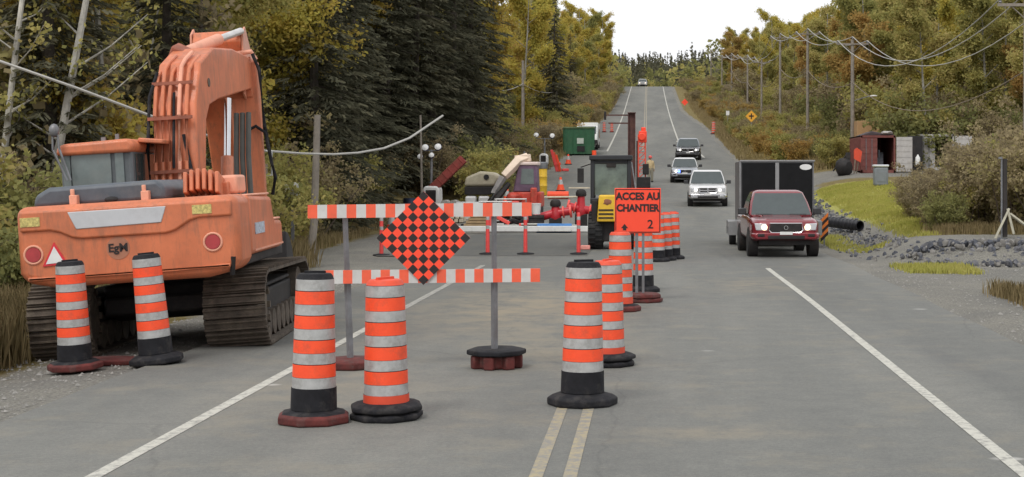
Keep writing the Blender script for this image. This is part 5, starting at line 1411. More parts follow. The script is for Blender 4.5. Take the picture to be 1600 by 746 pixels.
def container(px, py, d, w, h, name_label, M_c, M_leaf, open_right=True, rz=0.0):
    base = at(px, py, d)
    base.z = float(gz(base.x, d))
    t = thing('storage_container', name_label, 'container', base, rz)
    L = 6.0
    m = MB()
    m.box((-w/2 + .04, L/2, h/2), (.08, L, h)); m.box((w/2 - .04, L/2, h/2), (.08, L, h)); m.box((0, L/2, h - .04), (w, L, .08)); m.box((0, L/2, .08), (w, L, .16)); m.box((0, L, h/2), (w, .06, h))
    for k in range(22):
        for s in (-1, 1): m.box((s*(w/2 + .01), .2 + k*.26, h/2), (.05, .1, h - .3))
    m.box((0, .0, h - .06), (w, .1, .16)); m.box((0, .0, .1), (w, .1, .2)); m.box((-w/2 + .05, 0, h/2), (.12, .1, h)); m.box((w/2 - .05, 0, h/2), (.12, .1, h))
    b = m.build('shell', M_c, t)
    m = MB(); m.box((-w/4, -.02, h/2), (w/2 - .12, .05, h - .35))
    for k in range(5): m.box((-w/4, -.05, .5 + k*(h - .8)/4), (w/2 - .16, .03, .1))
    dl = m.build('door', M_c, t)
    m = MB()
    for x in (-.3, .2): m.cyl((-w/4 + x*.8, -.08, .2), (-w/4 + x*.8, -.08, h - .2), .022, n=8)
    m.build('lock_rod', M_gal, dl)
    m = MB(); m.box((w/4 + .02, 0, h/2), (w/2 - .1, .05, h - .2))
    for k in range(6): m.box((w/4 + .02, -.03, .35 + k*(h - .6)/5), (w/2 - .14, .03, .14))
    o = m.build('open_door', M_leaf, t); o.location = (w/2 + .0, -.05, 0); o.rotation_euler = (0, 0, R(-6))
    m = MB(); m.box((.3, 1.6, .6), (.5, .6, .9)); m.box((.5, 2.2, 1.2), (.3, .5, .5)); m.box((.25, 1.3, 1.2), (.12, .1, .8)); m.build('stored_goods', mat('dim_stored_goods', (.2, .22, .25), .7, var=.4), t, bevel=.03)
    return t
M_cred = mat('container_red', (.17, .05, .042), .7, var=.2, dirt=(.25, .13, .09), dirt_amt=.5)
M_cwh = mat('container_pale_grey', (.46, .44, .42), .7, var=.12, dirt=(.3, .25, .18), dirt_amt=.4)
c1 = container(1372, 276, 105, 2.35, 2.55, 'rusty dark red storage container with one door open, beside the utility pole', M_cred, M_cwh)
q = MB(); q.prism([(-1.15, 2.56), (1.2, 2.56), (1.0, 2.68), (.2, 2.74), (-.4, 2.86), (-.8, 2.72)], 'y', .1, 3.0); q.build('roof_tarp', mat('dark_purple_tarp', (.06, .045, .05), .7, var=.3), c1, bevel=.06)
q = MB(); q.blob((.6, .1, 2.74), (.4, .3, .12), 4, .3, 2); q.build('pale_bundle', M_cwh, c1)
container(1462, 276, 108, 2.55, 2.5, 'pale grey storage container with an open door behind the brown bushes', M_cwh, M_cwh)
q = MB(); q.box((1402 - 1402, 0, 1.25), (1.0, .8, 2.4)); q.box((0, -.42, .5), (.4, .06, .4)); o = q.build('tool_rack', M_dark, bevel=.03); o.location = on(1429, 107); tag(o, 'dark rack standing in the gap between the two containers', 'rack')
q = MB(); q.lathe([(.14, 0), (.16, .1), (.16, .5), (.08, .6), (.05, .7)], n=12); o = q.build('gas_bottle', M_white); o.location = on(1434, 104.5, .55); tag(o, 'white gas bottle in front of the pale grey container', 'gas bottle')
def tanbox():
    d = 113
    t = thing('tan_truck_body', 'tall plain tan box body rising behind the dark red container', 'truck body', on(1357, d))
    w = 35*d/F; h = at(0, 189, d).z - t.location.z
    m = MB(); m.box((0, 1.5, h/2 + .2), (w, 3.0, h - .4)); m.build('box', mat('tan_panel', (.42, .25, .115), .7, var=.08, dirt=(.3, .17, .08), dirt_amt=.3), t, bevel=.03)
    m = MB()
    for x in (-.6, .6):
        for y in (.3, 2.7): m.box((x, y, .2), (.2, .2, .4))
    m.build('support', M_dark, t)
tanbox()
def pedestal():
    t = thing('utility_box', 'grey round cornered utility box with a pale lid below the dark red container', 'utility box', on(1376, 88))
    m = MB(); m.box((0, 0, .55), (.8, .7, 1.1)); m.build('cabinet', mat('utility_grey', (.20, .22, .24), .5, var=.12), t, bevel=.12, seg=3)
    m = MB(); m.box((0, 0, 1.16), (.88, .78, .14)); m.build('lid', mat('pale_lid', (.6, .62, .64), .5), t, bevel=.06)
    m = MB(); m.box((.0, -.36, .55), (.5, .03, .6)); m.build('door', mat('utility_grey', (.2, .22, .24)), t, bevel=.01)
pedestal()
q = MB(); q.box((0, 0, .0), (1.5, .4, .1)); o = q.build('plank', mat('pale_pole_wood', (.6, .53, .4))); o.location = at(1397, 279, 100); tag(o, 'pale plank on the ground under the open door of the dark red container', 'plank')
def folded_sign():
    t = thing('folded_sign', 'folded orange road sign on pale legs leaning beside the dark red container', 'road sign', on(1340, 104))
    m = MB(); m.prism([(-.25, 1.0), (.2, .75), (.3, 1.5), (-.05, 1.75), (-.25, 1.6)], 'y', -.05, .05); m.build('sign_panel', M_ored, t)
    m = MB(); m.tube([(-.15, 0, 1.1), (-.25, -.1, 0)], .04); m.tube([(.1, 0, 1.0), (-.05, .3, 0)], .04); m.build('leg', M_wood, t)
folded_sign()
q = MB(); q.blob((0, 0, .55), (.6, .6, .65), 4, .12, 2); q.box((.3, 0, 1.3), (.3, .3, .5)); q.tube([(-.7, 0, .3), (.3, 0, 1.5)], .06); o = q.build('covered_mixer', M_dark); o.location = on(1318, 103); tag(o, 'dark covered machine on the left of the utility pole and container', 'machine')

# braced wooden corner post
def corner_post():
    d = 46.3
    p = on(1569, d)
    t = thing('corner_post', 'dark braced wooden post at the right edge of the side road', 'post', p)
    m = MB(); m.cyl((0, 0, 0), (0, 0, 2.35), .10, .09, n=10); m.build('post', mat('creosoted_wood', (.035, .03, .028), .8, var=.3), t)
    m = MB(); m.cyl((-.1, -.1, .0), (-.1, -.1, 2.4), .03, n=8); m.box((-.14, -.1, 2.38), (.1, .1, .06)); m.build('conduit', M_gal, t)
    for a, b in (((-.42, -.6, -.05), (.12, -.12, .85)), ((.2, -.4, .1), (.08, -.12, .85)), ((.85, -.3, .15), (.15, -.1, .7))):
        m = MB(); m.tube([a, b], .045, 4); m.build('brace', mat('pale_brace_wood', (.38, .36, .28), .85, var=.2), t)
corner_post()

# ------------------------------------------------------------------ utility poles and wires
def sag(a, b, s, n=14):
    return [a.lerp(b, i/n) - Vector((0, 0, 4*s*(i/n)*(1 - i/n))) for i in range(n + 1)]
poles = []
def pole(px, d, top, lab, arm=True, lamp=False, base=None, grp='utility poles on the right'):
    p = on(px, d)
    if base is not None: p.z = EYE - (base - 271)*d/F
    t = thing('utility_pole', lab, 'utility pole', p, group=None)
    h = EYE - (top - 271)*d/F - p.z
    m = MB(); m.cyl((0, 0, -.5), (0, 0, h), .17, .12, n=10); m.build('pole', M_pole, t)
    if arm:
        m = MB(); m.box((0, -.12, h - .35), (2.4, .1, .12)); m.tube([(-.7, -.12, h - .35), (0, -.12, h - 1.0)], .025, 4); m.tube([(.7, -.12, h - .35), (0, -.12, h - 1.0)], .025, 4); m.build('crossarm', M_pole, t)
        for x in (-1.1, 0, 1.1):
            m = MB(); m.lathe([(.04, 0), (.07, .05), (.05, .1), (.07, .15), (.02, .2)], (x, -.12, h - .29 + (.3 if x == 0 else 0)), 8); m.build('insulator', M_gal, t)
    if lamp:
        zl = EYE - (157 - 271)*d/F - p.z
        m = MB(); m.tube([(0, 0, zl - .1), (.7, -.3, zl + .15), (1.3, -.5, zl + .3)], .035); m.build('lamp_arm', M_gal, t)
        m = MB(); m.blob((1.5, -.55, zl + .3), (.28, .13, .07), 1, .05, 2); m.build('lamp_head', M_white, t)
    poles.append((p, h))
    return t
pole(1604, 62.5, -5, 'nearest utility pole, cut off by the right edge of the photo')
pole(1332, 115, 62, 'utility pole with a street lamp arm standing beside the dark red container', lamp=True)
pole(1262, 148, 48, 'utility pole behind the right end of the trailer, next one left of the lamp pole')
pole(1219, 180, 55, 'utility pole right of the amber sign, third in the line from the lamp pole')
pole(1190, 212, 94, 'utility pole standing just right of the amber diamond sign', base=210)
pole(1168, 243, 88, 'utility pole standing just left of the amber diamond sign', base=207)
pole(1143, 292, 85, 'thin far utility pole, sixth back from the lamp pole')
pole(1128, 330, 88, 'thin far utility pole, seventh back from the lamp pole')
pole(1111, 372, 78, 'farthest thin utility pole near the crest of the hill')
main = poles[:]
def wire(name, lab, pts_fn, r, m=M_wire, sags=None):
    q = MB()
    for i in range(len(main) - 1):
        (p0, h0), (p1, h1) = main[i], main[i+1]
        a, b = pts_fn(p0, h0), pts_fn(p1, h1)
        s = sags[i] if sags else .9
        q.tube(sag(a, b, s), [r + .00009*((a.lerp(b, k/14)).y) for k in range(15)], 5)
    o = q.build(name, m); tag(o, lab, 'power line')
sg = [2.3] + [.75]*7
wire('power_line', 'left overhead wire of the three strung along the pole crossarms', lambda p, h: p + Vector((-1.1, -.12, h - .1)), .020, sags=sg)
wire('power_line', 'middle overhead wire of the three strung along the pole tops', lambda p, h: p + Vector((0, -.12, h + .2)), .020, sags=sg)
wire('power_line', 'right overhead wire of the three strung along the pole crossarms', lambda p, h: p + Vector((1.1, -.12, h - .1)), .020, sags=sg)
wire('telephone_line', 'lower brownish cable sagging between the right hand poles', lambda p, h: p + Vector((0, -.18, h*.66)), .017, mat('brown_cable', (.22, .17, .13), .7), sags=[1.9] + [.9]*7)
# the far left pair of poles and their wire
pole(817, 150, 95, 'slim pole in front of the yellow trees on the left, before the green dumpster', arm=False, base=235)
pole(870, 175, 140, 'short pole at the foot of the small dark spruce on the left', arm=False, base=215)
q = MB(); a, b, c = at(817, 131, 150), at(760, 140, 118), at(870, 143, 175)
q.tube(sag(b, a, .35), .03, 5); q.tube(sag(a, c, .45), .03, 5)
tag(q.build('power_line', M_wire), 'short drooping wire between the slim far poles on the left', 'power line')
# near left cable across the excavator
q = MB()
pts = [at(-40, 82, 29.5), at(0, 96, 29.5), at(120, 138, 30), at(250, 187, 31), at(330, 214, 35), at(415, 236, 41)]
q.tube(pts, .030, 6); q.tube([at(415, 236, 41), at(470, 240, 42.2), at(520, 241.5, 43), at(560, 239, 44), at(600, 232, 45), at(640, 216, 46), at(692, 181, 47)], .034, 6)
tag(q.build('service_cable', M_wire), 'pale drooping cable crossing behind the excavator and the forest edge', 'cable')
def meter_post():
    p = on(413, 41)
    t = thing('cable_bracket', 'white angled bracket on a post right behind the excavator arm', 'bracket', p)
    z = at(0, 236, 41).z - p.z
    m = MB(); m.box((0, .1, z/2 - .2), (.10, .1, z - .3)); m.build('post', M_wood, t)
    m = MB(); m.tube([(-.05, 0, z - .02), (.2, 0, z), (.2, 0, z - .65), (-.12, 0, z - .66)], .03, 6); m.build('bracket', M_white, t)
meter_post()
def lean_pole(px0, py0, px1, py1, d, lab, r=.10):
    a, b = at(px0, py0, d), at(px1, py1, d)
    a.z = float(gz(a.x, d)) - .2
    t = thing('wooden_pole', lab, 'pole', (a.x, a.y, a.z + .2))
    m = MB(); O = t.location
    m.tube([a - O, a.lerp(b, .3) - O + Vector((.06, 0, 0)), b - O], [r, r*.9, r*.75], 9); m.build('pole', M_pole, t)
lean_pole(484, 410, 496, 180, 43, 'grey wooden pole leaning a little at the left end of the barricade', .12)
lean_pole(657, 330, 657, 180, 72, 'thin straight pole left of the light tower with four lamps', .06)

# ------------------------------------------------------------------ vegetation
M_spr = leaf_mat('spruce_needles', [(.075, .078, .055), (.13, .128, .085), (.20, .185, .12)], .4, .3)
M_yel = leaf_mat('yellow_birch_leaves', [(.34, .33, .09), (.50, .43, .10), (.58, .46, .11), (.48, .33, .11)], .5)
M_oli = leaf_mat('olive_leaves', [(.27, .275, .105), (.38, .36, .125), (.47, .41, .145), (.48, .38, .16)], .5)
M_ora = leaf_mat('orange_autumn_leaves', [(.36, .29, .11), (.44, .31, .11), (.48, .29, .10)], .45)
M_brn = leaf_mat('brown_bush_leaves', [(.22, .185, .115), (.32, .26, .155), (.40, .33, .19), (.36, .32, .13)], .45)
M_grs = leaf_mat('green_bush_leaves', [(.18, .195, .085), (.28, .275, .105), (.36, .34, .135)], .45)
M_bark = mat('grey_birch_bark', (.25, .235, .20), .85, var=.35, scale=3, dirt=(.08, .07, .06), dirt_amt=.8)
M_bdrk = mat('dark_bark', (.075, .062, .05), .9, var=.35, scale=4, bump=.3)
M_twig = mat('twig_brown', (.12, .09, .07), .9, var=.3)

def spruce_mesh(seed, H, R0, whorls, quads, z0=.05, droop=.35):
    g = np.random.RandomState(seed)
    Ps, Us, Vs = [], [], []
    for w in range(whorls):
        fz = z0 + (1 - z0) * (w + g.uniform(-.3, .3)) / whorls
        z = H * fz
        Lb = R0 * (1 - fz) ** .85 * g.uniform(.75, 1.15) + .12
        nb = 9 if fz < .7 else 6
        for b in range(nb):
            a = g.uniform(0, 2*np.pi)
            l = Lb * g.uniform(.65, 1.12)
            n = max(4, int(quads * l / R0))
            t = g.uniform(.12, 1, n) ** .75
            dirx, diry = np.cos(a), np.sin(a)
            side = (g.uniform(-1, 1, n)) * .30 * l * (1 - t * .65) * .7
            px = dirx * l * t - diry * side
            py = diry * l * t + dirx * side
            pz = z - droop * l * t ** 1.4 + .12 * l * t ** 3 - np.abs(side) * .25 + g.normal(0, .04, n)
            P = np.stack([px, py, pz], 1)
            ln = g.uniform(.10, .22, n) * (.7 + .3 * min(1, l))
            ang = a + np.sign(side) * g.uniform(.3, .9, n)
            U = np.stack([np.cos(ang) * ln, np.sin(ang) * ln, -g.uniform(.1, .6, n) * ln], 1)
            W = np.stack([-np.sin(ang) * .035, np.cos(ang) * .035, g.uniform(-.03, .03, n)], 1) * g.uniform(.7, 1.5, n)[:, None]
            Ps.append(P); Us.append(U); Vs.append(W)
    return quad_cloud(np.concatenate(Ps), np.concatenate(Us), np.concatenate(Vs))

def make_spruce(seed, H, R0, whorls, quads, name='spruce_tree', z0=.05):
    t = thing(name, '', 'tree')
    m = MB(); m.tube([(0, 0, -.3), (.03, 0, H*.4), (0, .02, H*.98)], [H*.014 + .05, H*.010 + .03, .02], 8)
    for k in range(14):
        a = k*2.4; z = H*(.04 + .04*k); l = R0*.55; m.tube([(0, 0, z), (l*math.cos(a), l*math.sin(a), z - .2*l)], [.03, .01], 4)
    m.build('trunk', M_bdrk, t)
    v, f = spruce_mesh(seed, H, R0, whorls, quads, z0)
    np_mesh('crown', v, f, M_spr, t)
    return t

def make_broadleaf(seed, H, R0, base, nleaf, leaf, m_leaf, m_bark, name, cat='tree', trunk_r=None, stems=1, spread=.5, flat_=1.0):
    g = np.random.RandomState(seed)
    t = thing(name, '', cat)
    m = MB()
    tips, wts = [], []
    tr = trunk_r or H * .011 + .02
    for s in range(stems):
        ox, oy = (0, 0) if stems == 1 else (g.normal(0, R0*.25), g.normal(0, R0*.25))
        lean = g.normal(0, .04 if stems == 1 else .22, 2)
        hh = H * (1 if stems == 1 else g.uniform(.7, 1))
        path = [Vector((ox + lean[0]*hh*f + .05*math.sin(5*f + seed)*f, oy + lean[1]*hh*f, -.2 + (hh + .2)*f)) for f in np.linspace(0, 1, 6)]
        m.tube(path, [tr*(1 - .8*f) for f in np.linspace(0, 1, 6)], 6)
        nl = 17 if stems == 1 else 5
        for k in range(nl):
            f = base + (0.97 - base) * (k + g.uniform(0, 1)) / nl
            i = min(4, int(f*5)); p = path[i].lerp(path[i+1], f*5 - i)
            a = g.uniform(0, 6.28); prof = math.sin(math.pi * min(1, .25 + .75*(1 - f) / (1 - base) * .95)) ** .6
            l = R0 * prof * g.uniform(.6, 1.15)
            up = g.uniform(.25, .9)
            e = p + Vector((math.cos(a)*l, math.sin(a)*l, up*l))
            mid = p.lerp(e, .5) + Vector((0, 0, .08*l))
            m.tube([p, mid, e], [tr*.35*(1.2 - f), tr*.2, .008], 4)
            for q in range(4):
                u = g.uniform(.35, 1); b0 = p.lerp(e, u); a2 = a + g.uniform(-1.2, 1.2); l2 = l*g.uniform(.2, .5)
                e2 = b0 + Vector((math.cos(a2)*l2, math.sin(a2)*l2, l2*g.uniform(-.2, .8)))
                m.tube([b0, e2], [.012, .005], 3)
                tips.append((b0, e2)); wts.append(l2 + .2)
            tips.append((p.lerp(e, .4), e)); wts.append(l)
    m.build('trunk' if cat == 'tree' else 'stems', m_bark, t)
    w = np.array(wts); w /= w.sum()
    idx = g.choice(len(tips), nleaf, p=w)
    A = np.array([[*tips[i][0]] for i in idx]); B = np.array([[*tips[i][1]] for i in idx])
    u = g.uniform(.1, 1.1, nleaf)[:, None]
    P = A + (B - A)*u + g.normal(0, R0*.085 + .06, (nleaf, 3)) * np.array([1, 1, flat_])
    U = g.normal(0, 1, (nleaf, 3)); U /= np.linalg.norm(U, axis=1)[:, None]
    W = np.cross(U, g.normal(0, 1, (nleaf, 3))); W /= np.linalg.norm(W, axis=1)[:, None] + 1e-6
    sz = leaf * g.uniform(.5, 1.25, nleaf)[:, None]
    v, f = quad_cloud(P, U*sz, W*sz*.7)
    np_mesh('crown' if cat == 'tree' else 'foliage', v, f, m_leaf, t)
    return t

PR = {
 'spruce': [make_spruce(1, 17, 3.6, 62, 46), make_spruce(2, 14, 3.0, 54, 44), make_spruce(3, 19, 3.4, 66, 44)],
 'smallspruce': [make_spruce(4, 10, 2.0, 40, 30, z0=.08), make_spruce(5, 8, 1.6, 34, 28)],
 'yellow': [make_broadleaf(11, 15, 2.7, .12, 22000, .105, M_yel, M_bark, 'yellow_birch_tree'), make_broadleaf(12, 13, 2.3, .10, 20000, .105, M_yel, M_bark, 'yellow_birch_tree')],
 'olive': [make_broadleaf(13, 14, 2.8, .06, 24000, .10, M_oli, M_bark, 'olive_leaved_tree'), make_broadleaf(14, 12, 2.4, .05, 21000, .10, M_oli, M_bdrk, 'olive_leaved_tree'), make_broadleaf(15, 15, 2.5, .10, 21000, .10, M_oli, M_bark, 'olive_leaved_tree')],
 'nearolive': [make_broadleaf(31, 11, 2.5, .03, 26000, .065, M_oli, M_bdrk, 'olive_leaved_tree'), make_broadleaf(32, 12, 2.3, .06, 24000, .065, M_oli, M_bark, 'olive_leaved_tree')],
 'nearyellow': [make_broadleaf(33, 12, 2.6, .12, 24000, .07, M_yel, M_bark, 'yellow_birch_tree')],
 'orange': [make_broadleaf(16, 11, 2.4, .12, 15000, .10, M_ora, M_bdrk, 'orange_leaved_tree')],
 'bare': [make_broadleaf(17, 13, 1.6, .35, 1400, .10, M_oli, M_bark, 'bare_birch_tree', trunk_r=.10), make_broadleaf(18, 14, 1.3, .4, 900, .10, M_yel, M_bark, 'bare_birch_tree', trunk_r=.09)],
 'brownbush': [make_broadleaf(19, 2.9, 1.0, .12, 5200, .055, M_brn, M_twig, 'brown_bush', 'bush', trunk_r=.03, stems=11), make_broadleaf(20, 2.5, 1.1, .1, 5200, .055, M_brn, M_twig, 'brown_bush', 'bush', trunk_r=.03, stems=10)],
 'olivebush': [make_broadleaf(21, 2.4, 1.1, .08, 5200, .06, M_oli, M_twig, 'olive_bush', 'bush', trunk_r=.03, stems=9), make_broadleaf(22, 1.8, 1.0, .06, 4200, .06, M_grs, M_twig, 'olive_bush', 'bush', trunk_r=.025, stems=9)],
 'orangebush': [make_broadleaf(23, 2.0, 1.0, .06, 4200, .06, M_ora, M_twig, 'orange_bush', 'bush', trunk_r=.025, stems=8)],
}
USED = set()
def plant(kind, x, y, s, label, group, rz=None, dz=0.0):
    p = rnd.choice(PR[kind]) if kind in PR else kind
    k = id(p)
    if k in USED: o = copy_tree(p)
    else: USED.add(k); o = p
    o.location = (x, y, float(gz(x, y)) + dz)
    o.rotation_euler = (rnd.uniform(-.03, .03), rnd.uniform(-.03, .03), rnd.uniform(0, 6.28) if rz is None else rz)
    o.scale = (s*rnd.uniform(.9, 1.1), s*rnd.uniform(.9, 1.1), s)
    tag(o, label, 'tree' if 'bush' not in kind else 'bush', group)
    return o
def inview(x, y, pad=60): 
    px = 1020 + F*x/y
    return -pad < px < 1600 + pad

G = {
 'LS': ('dark spruce tree in the dense stand behind the barricade on the left', 'spruces of the dark stand on the left'),
 'LO': ('olive leaved tree in the woods behind the excavator', 'olive trees behind the excavator'),
 'LY': ('yellow leaved birch tree high in the woods on the left', 'yellow birches in the left woods'),
 'LB': ('thin bare birch tree in the woods behind the excavator', 'bare birches behind the excavator'),
 'LFY': ('yellow autumn tree in the row up the left side of the far road', 'yellow trees up the left side of the road'),
 'LFO': ('olive autumn tree in the row up the left side of the far road', 'olive trees up the left side of the road'),
 'LFS': ('dark spruce rising among the autumn trees up the left side of the far road', 'spruces up the left side of the road'),
 'LFR': ('orange autumn tree in the row up the left side of the far road', 'orange trees up the left side of the road'),
 'RY': ('yellow autumn tree in the woods on the right hillside', 'yellow trees on the right hillside'),
 'RO': ('olive autumn tree in the woods on the right hillside', 'olive trees on the right hillside'),
 'RR': ('orange autumn tree in the woods on the right hillside', 'orange trees on the right hillside'),
 'RS': ('dark spruce among the autumn trees on the right hillside', 'spruces on the right hillside'),
 'RB': ('pale bare birch among the trees on the right hillside', 'bare birches on the right hillside'),
 'BL': ('low olive brown bush at the foot of the left woods', 'bushes at the foot of the left woods'),
 'BLF': ('bush on the left verge of the far road', 'bushes on the left verge up the road'),
 'BR': ('brown leafless looking bush on the right behind the side road', 'brown bushes behind the side road'),
 'BRF': ('olive bush on the right verge below the utility poles', 'bushes on the right verge below the poles'),
 'BRO': ('orange tinted bush on the right verge below the utility poles', 'orange bushes on the right verge below the poles'),
}
def scatter(n, fx, y0, y1, depth, kinds, gap, pad=60, power=1.0):
    """n tries; fx(y) the near edge in x (sign gives the side); kinds: list of (weight, kind, key, smin, smax)"""
    placed = []
    tw = sum(k[0] for k in kinds)
    for _ in range(n):
        y = y0 + (y1 - y0) * rnd.random() ** power
        e = fx(y); sgn = -1 if e < 0 else 1
        x = e + sgn * depth * rnd.random() ** 1.25
        if not inview(x, y, pad): continue
        if any((x - a)**2 + (y - b)**2 < gap**2 for a, b in placed): continue
        r = rnd.random() * tw
        for k in kinds:
            r -= k[0]
            if r <= 0: break
        if 45 < y < 109 and x > 0 and 1285 < 1020 + F*x/y < (1640 if y > 66 else 1398): continue
        if 80 < y < 146 and x < 0 and 828 < 1020 + F*x/y < 950: continue
        placed.append((x, y))
        plant(k[1], x, y, rnd.uniform(k[3], k[4]), *G[k[2]])
    return placed
# left, behind the excavator
scatter(150, lambda y: -12.8 - .02*(y - 30), 33, 64, 17, [(2.4, 'nearolive', 'LO', .75, 1.0), (2.4, 'spruce', 'LS', .6, .8), (2.5, 'bare', 'LB', .8, 1.0), (.8, 'nearyellow', 'LY', .8, 1.0)], 2.0)
for px, d in ((300, 50), (345, 53), (392, 55), (325, 60), (410, 62), (372, 66)):
    q = on(px, d); plant('nearyellow', q.x, d, rnd.uniform(.95, 1.15), *G['LY'])
scatter(60, lambda y: -24 - .1*(y - 60), 60, 95, 22, [(3, 'yellow', 'LY', .9, 1.2), (2, 'olive', 'LO', .9, 1.2)], 2.6)
# the dark spruce stand
for px, d, k, s in ((455, 60, 0, .85), (492, 57, 1, 1.0), (525, 64, 2, .9), (565, 84, 0, 1.1), (606, 86, 2, 1.15), (642, 90, 1, 1.3), (676, 93, 0, 1.15), (706, 97, 2, 1.15), (732, 104, 0, 1.2), (505, 74, 0, 1.0), (545, 88, 2, 1.1), (620, 98, 0, 1.2), (660, 102, 2, 1.2), (590, 96, 1, 1.4), (475, 74, 2, 1.0), (430, 66, 0, 1.0), (690, 108, 1, 1.4), (300, 62, 2, .9), (220, 58, 0, .8), (716, 112, 2, 1.2), (560, 72, 1, .9)):
    q = on(px, d); plant(PR['spruce'][k], q.x, d, s, *G['LS'])
# explicit pale leaning birch trunks at the far left
def birch(px0, py0, px1, py1, d, r, lab):
    a, b = at(px0, py0, d), at(px1, py1, d)
    b = a + (b - a)*1.6; z = float(gz(a.x, d)); a = a + (a - b) * ((a.z - z)/max(.1, (b.z - a.z)))
    t = thing('birch_tree', lab, 'tree', (a.x, d, z)); O = t.location
    m = MB(); P = [a + (b - a)*f - O + Vector((.05*math.sin(4*f + px0), 0, 0)) for f in np.linspace(0, 1, 7)]
    P[0].z = -.2
    m.tube(P, [r*(1 - .55*f) for f in np.linspace(0, 1, 7)], 8)
    gg = random.Random(px0); tips = []
    for k in range(16):
        f = gg.uniform(.3, 1); p = a + (b - a)*f - O; an = gg.uniform(0, 6.28); l = gg.uniform(.6, 1.8)
        e = p + Vector((math.cos(an)*l, math.sin(an)*l, l*.8)); m.tube([p, p.lerp(e, .5) + Vector((0, 0, -.1)), e], [r*.25, r*.14, .008], 4); tips.append((p, e))
    m.build('trunk', mat('pale_birch_bark', (.46, .44, .39), .85, var=.3, scale=3, dirt=(.10, .09, .08), dirt_amt=.6), t)
    g = np.random.RandomState(px0); n = 700
    ii = g.randint(0, len(tips), n); A = np.array([[*tips[i][0]] for i in ii]); B = np.array([[*tips[i][1]] for i in ii])
    Pp = A + (B - A)*g.uniform(.3, 1.1, n)[:, None] + g.normal(0, .15, (n, 3))
    U = g.normal(0, 1, (n, 3)); U /= np.linalg.norm(U, axis=1)[:, None]; W = np.cross(U, g.normal(0, 1, (n, 3))); W /= np.linalg.norm(W, axis=1)[:, None]
    v, f = quad_cloud(Pp, U*.05, W*.04); np_mesh('crown', v, f, M_oli, t)
birch(8, 230, 38, 0, 34, .10, 'leftmost pale birch trunk at the edge of the photo')
birch(22, 250, 50, 0, 36.5, .07, 'thin birch trunk right beside the leftmost pale trunk')
birch(98, 215, 133, 0, 34.5, .125, 'thick pale birch trunk leaning above the excavator cab')
birch(40, 170, 92, 0, 38, .07, 'slanting grey birch trunk between the leftmost and the thick one')
birch(222, 180, 252, 0, 44, .05, 'thin birch trunk between the cab and the raised boom')
# foot of the left woods
scatter(210, lambda y: -10.6 - .1*max(0, y - 40), 27, 84, 8, [(3, 'olivebush', 'BL', .6, 1.2), (2, 'brownbush', 'BL', .5, 1.0), (.6, 'orangebush', 'BL', .5, .9)], .95, power=.9)
# thickets under the trees
def thicket(n, fx, y0, y1, depth, key, kinds=('olivebush', 'brownbush'), s0=1.3, s1=2.3, gap=1.8):
    return scatter(n, fx, y0, y1, depth, [(2, kinds[0], key, s0, s1), (1, kinds[1], key, s0, s1)], gap)
thicket(70, lambda y: -14 - .05*(y - 30), 34, 62, 12, 'BL')
thicket(80, lambda y: 19.0, 108, 165, 14, 'BRF')
thicket(45, lambda y: 17.5, 66, 106, 10, 'BRF', s0=1.0, s1=1.8)
thicket(70, lambda y: 17.4, 165, 330, 12, 'BRF', s0=1.3, s1=2.2, gap=2.6)
thicket(50, lambda y: -15, 90, 300, 12, 'BLF', s0=1.5, s1=2.6, gap=3)
# left side up the far road
scatter(230, lambda y: -13.5 + 1.2*float(ss(150, 300, y)), 84, 385, 26, [(5, 'yellow', 'LFY', .75, 1.15), (3, 'olive', 'LFO', .7, 1.1), (1.2, 'spruce', 'LFS', .55, .85), (1, 'orange', 'LFR', .7, 1.0)], 3.0)
q = on(868, 168); plant(PR['spruce'][1], q.x - .6, 172, 1.15, 'dark pointed spruce standing above the yellow trees left of the far road', None)
scatter(220, lambda y: -9.4 + 1.6*float(ss(150, 300, y)), 84, 375, 6, [(3, 'olivebush', 'BLF', .8, 1.5), (2, 'brownbush', 'BLF', .7, 1.3), (1.2, 'orangebush', 'BLF', .7, 1.4)], 1.6)
# right hillside
scatter(150, lambda y: 19.5, 108, 160, 30, [(4.5, 'olive', 'RO', .8, 1.1), (1.4, 'yellow', 'RY', .7, 1.0), (.7, 'orange', 'RR', .8, 1.2), (.4, 'bare', 'RB', .8, 1.0)], 2.3)
scatter(230, lambda y: 19.6 - .006*(y - 120), 130, 400, 32, [(4, 'olive', 'RO', .65, 1.0), (3, 'yellow', 'RY', .6, 1.0), (1, 'orange', 'RR', .7, 1.1), (.5, 'smallspruce', 'RS', .7, 1.2), (.4, 'bare', 'RB', .7, .9)], 3.2)
scatter(60, lambda y: 18.5, 66, 106, 14, [(3, 'olive', 'RO', .6, .9), (.3, 'bare', 'RB', .7, .9)], 2.2)
# brown bushes behind the side road, olive and orange ones below the poles
for k in range(95):
    y = rnd.uniform(49.5, 66); x = 10.1 + .085*(y - 60) + 7.3 * rnd.random() ** 1.2
    ppx = 1020 + F*x/y
    if ppx > 1660: continue
    plant('brownbush' if rnd.random() < .75 else 'olivebush', x, y, rnd.uniform(.85, 1.05) * (.52 if ppx < 1440 else .62 if ppx < 1535 else 1.0), *G['BR'])
scatter(60, lambda y: 13.0, 70, 98, 6, [(2, 'brownbush', 'BRF', .6, .9), (2, 'olivebush', 'BRF', .6, 1.0)], 1.5)
scatter(240, lambda y: 11.3 - .015*(y - 115), 112, 385, 7, [(3, 'olivebush', 'BRF', .6, 1.05), (2, 'brownbush', 'BRF', .55, .95), (2.0, 'orangebush', 'BRO', .6, 1.1)], 1.5)
for p_list in PR.values():          # a prototype nothing used is removed with its parts
    for p_ in p_list:
        if id(p_) not in USED:
            for c_ in list(p_.children): bpy.data.objects.remove(c_)
            bpy.data.objects.remove(p_)

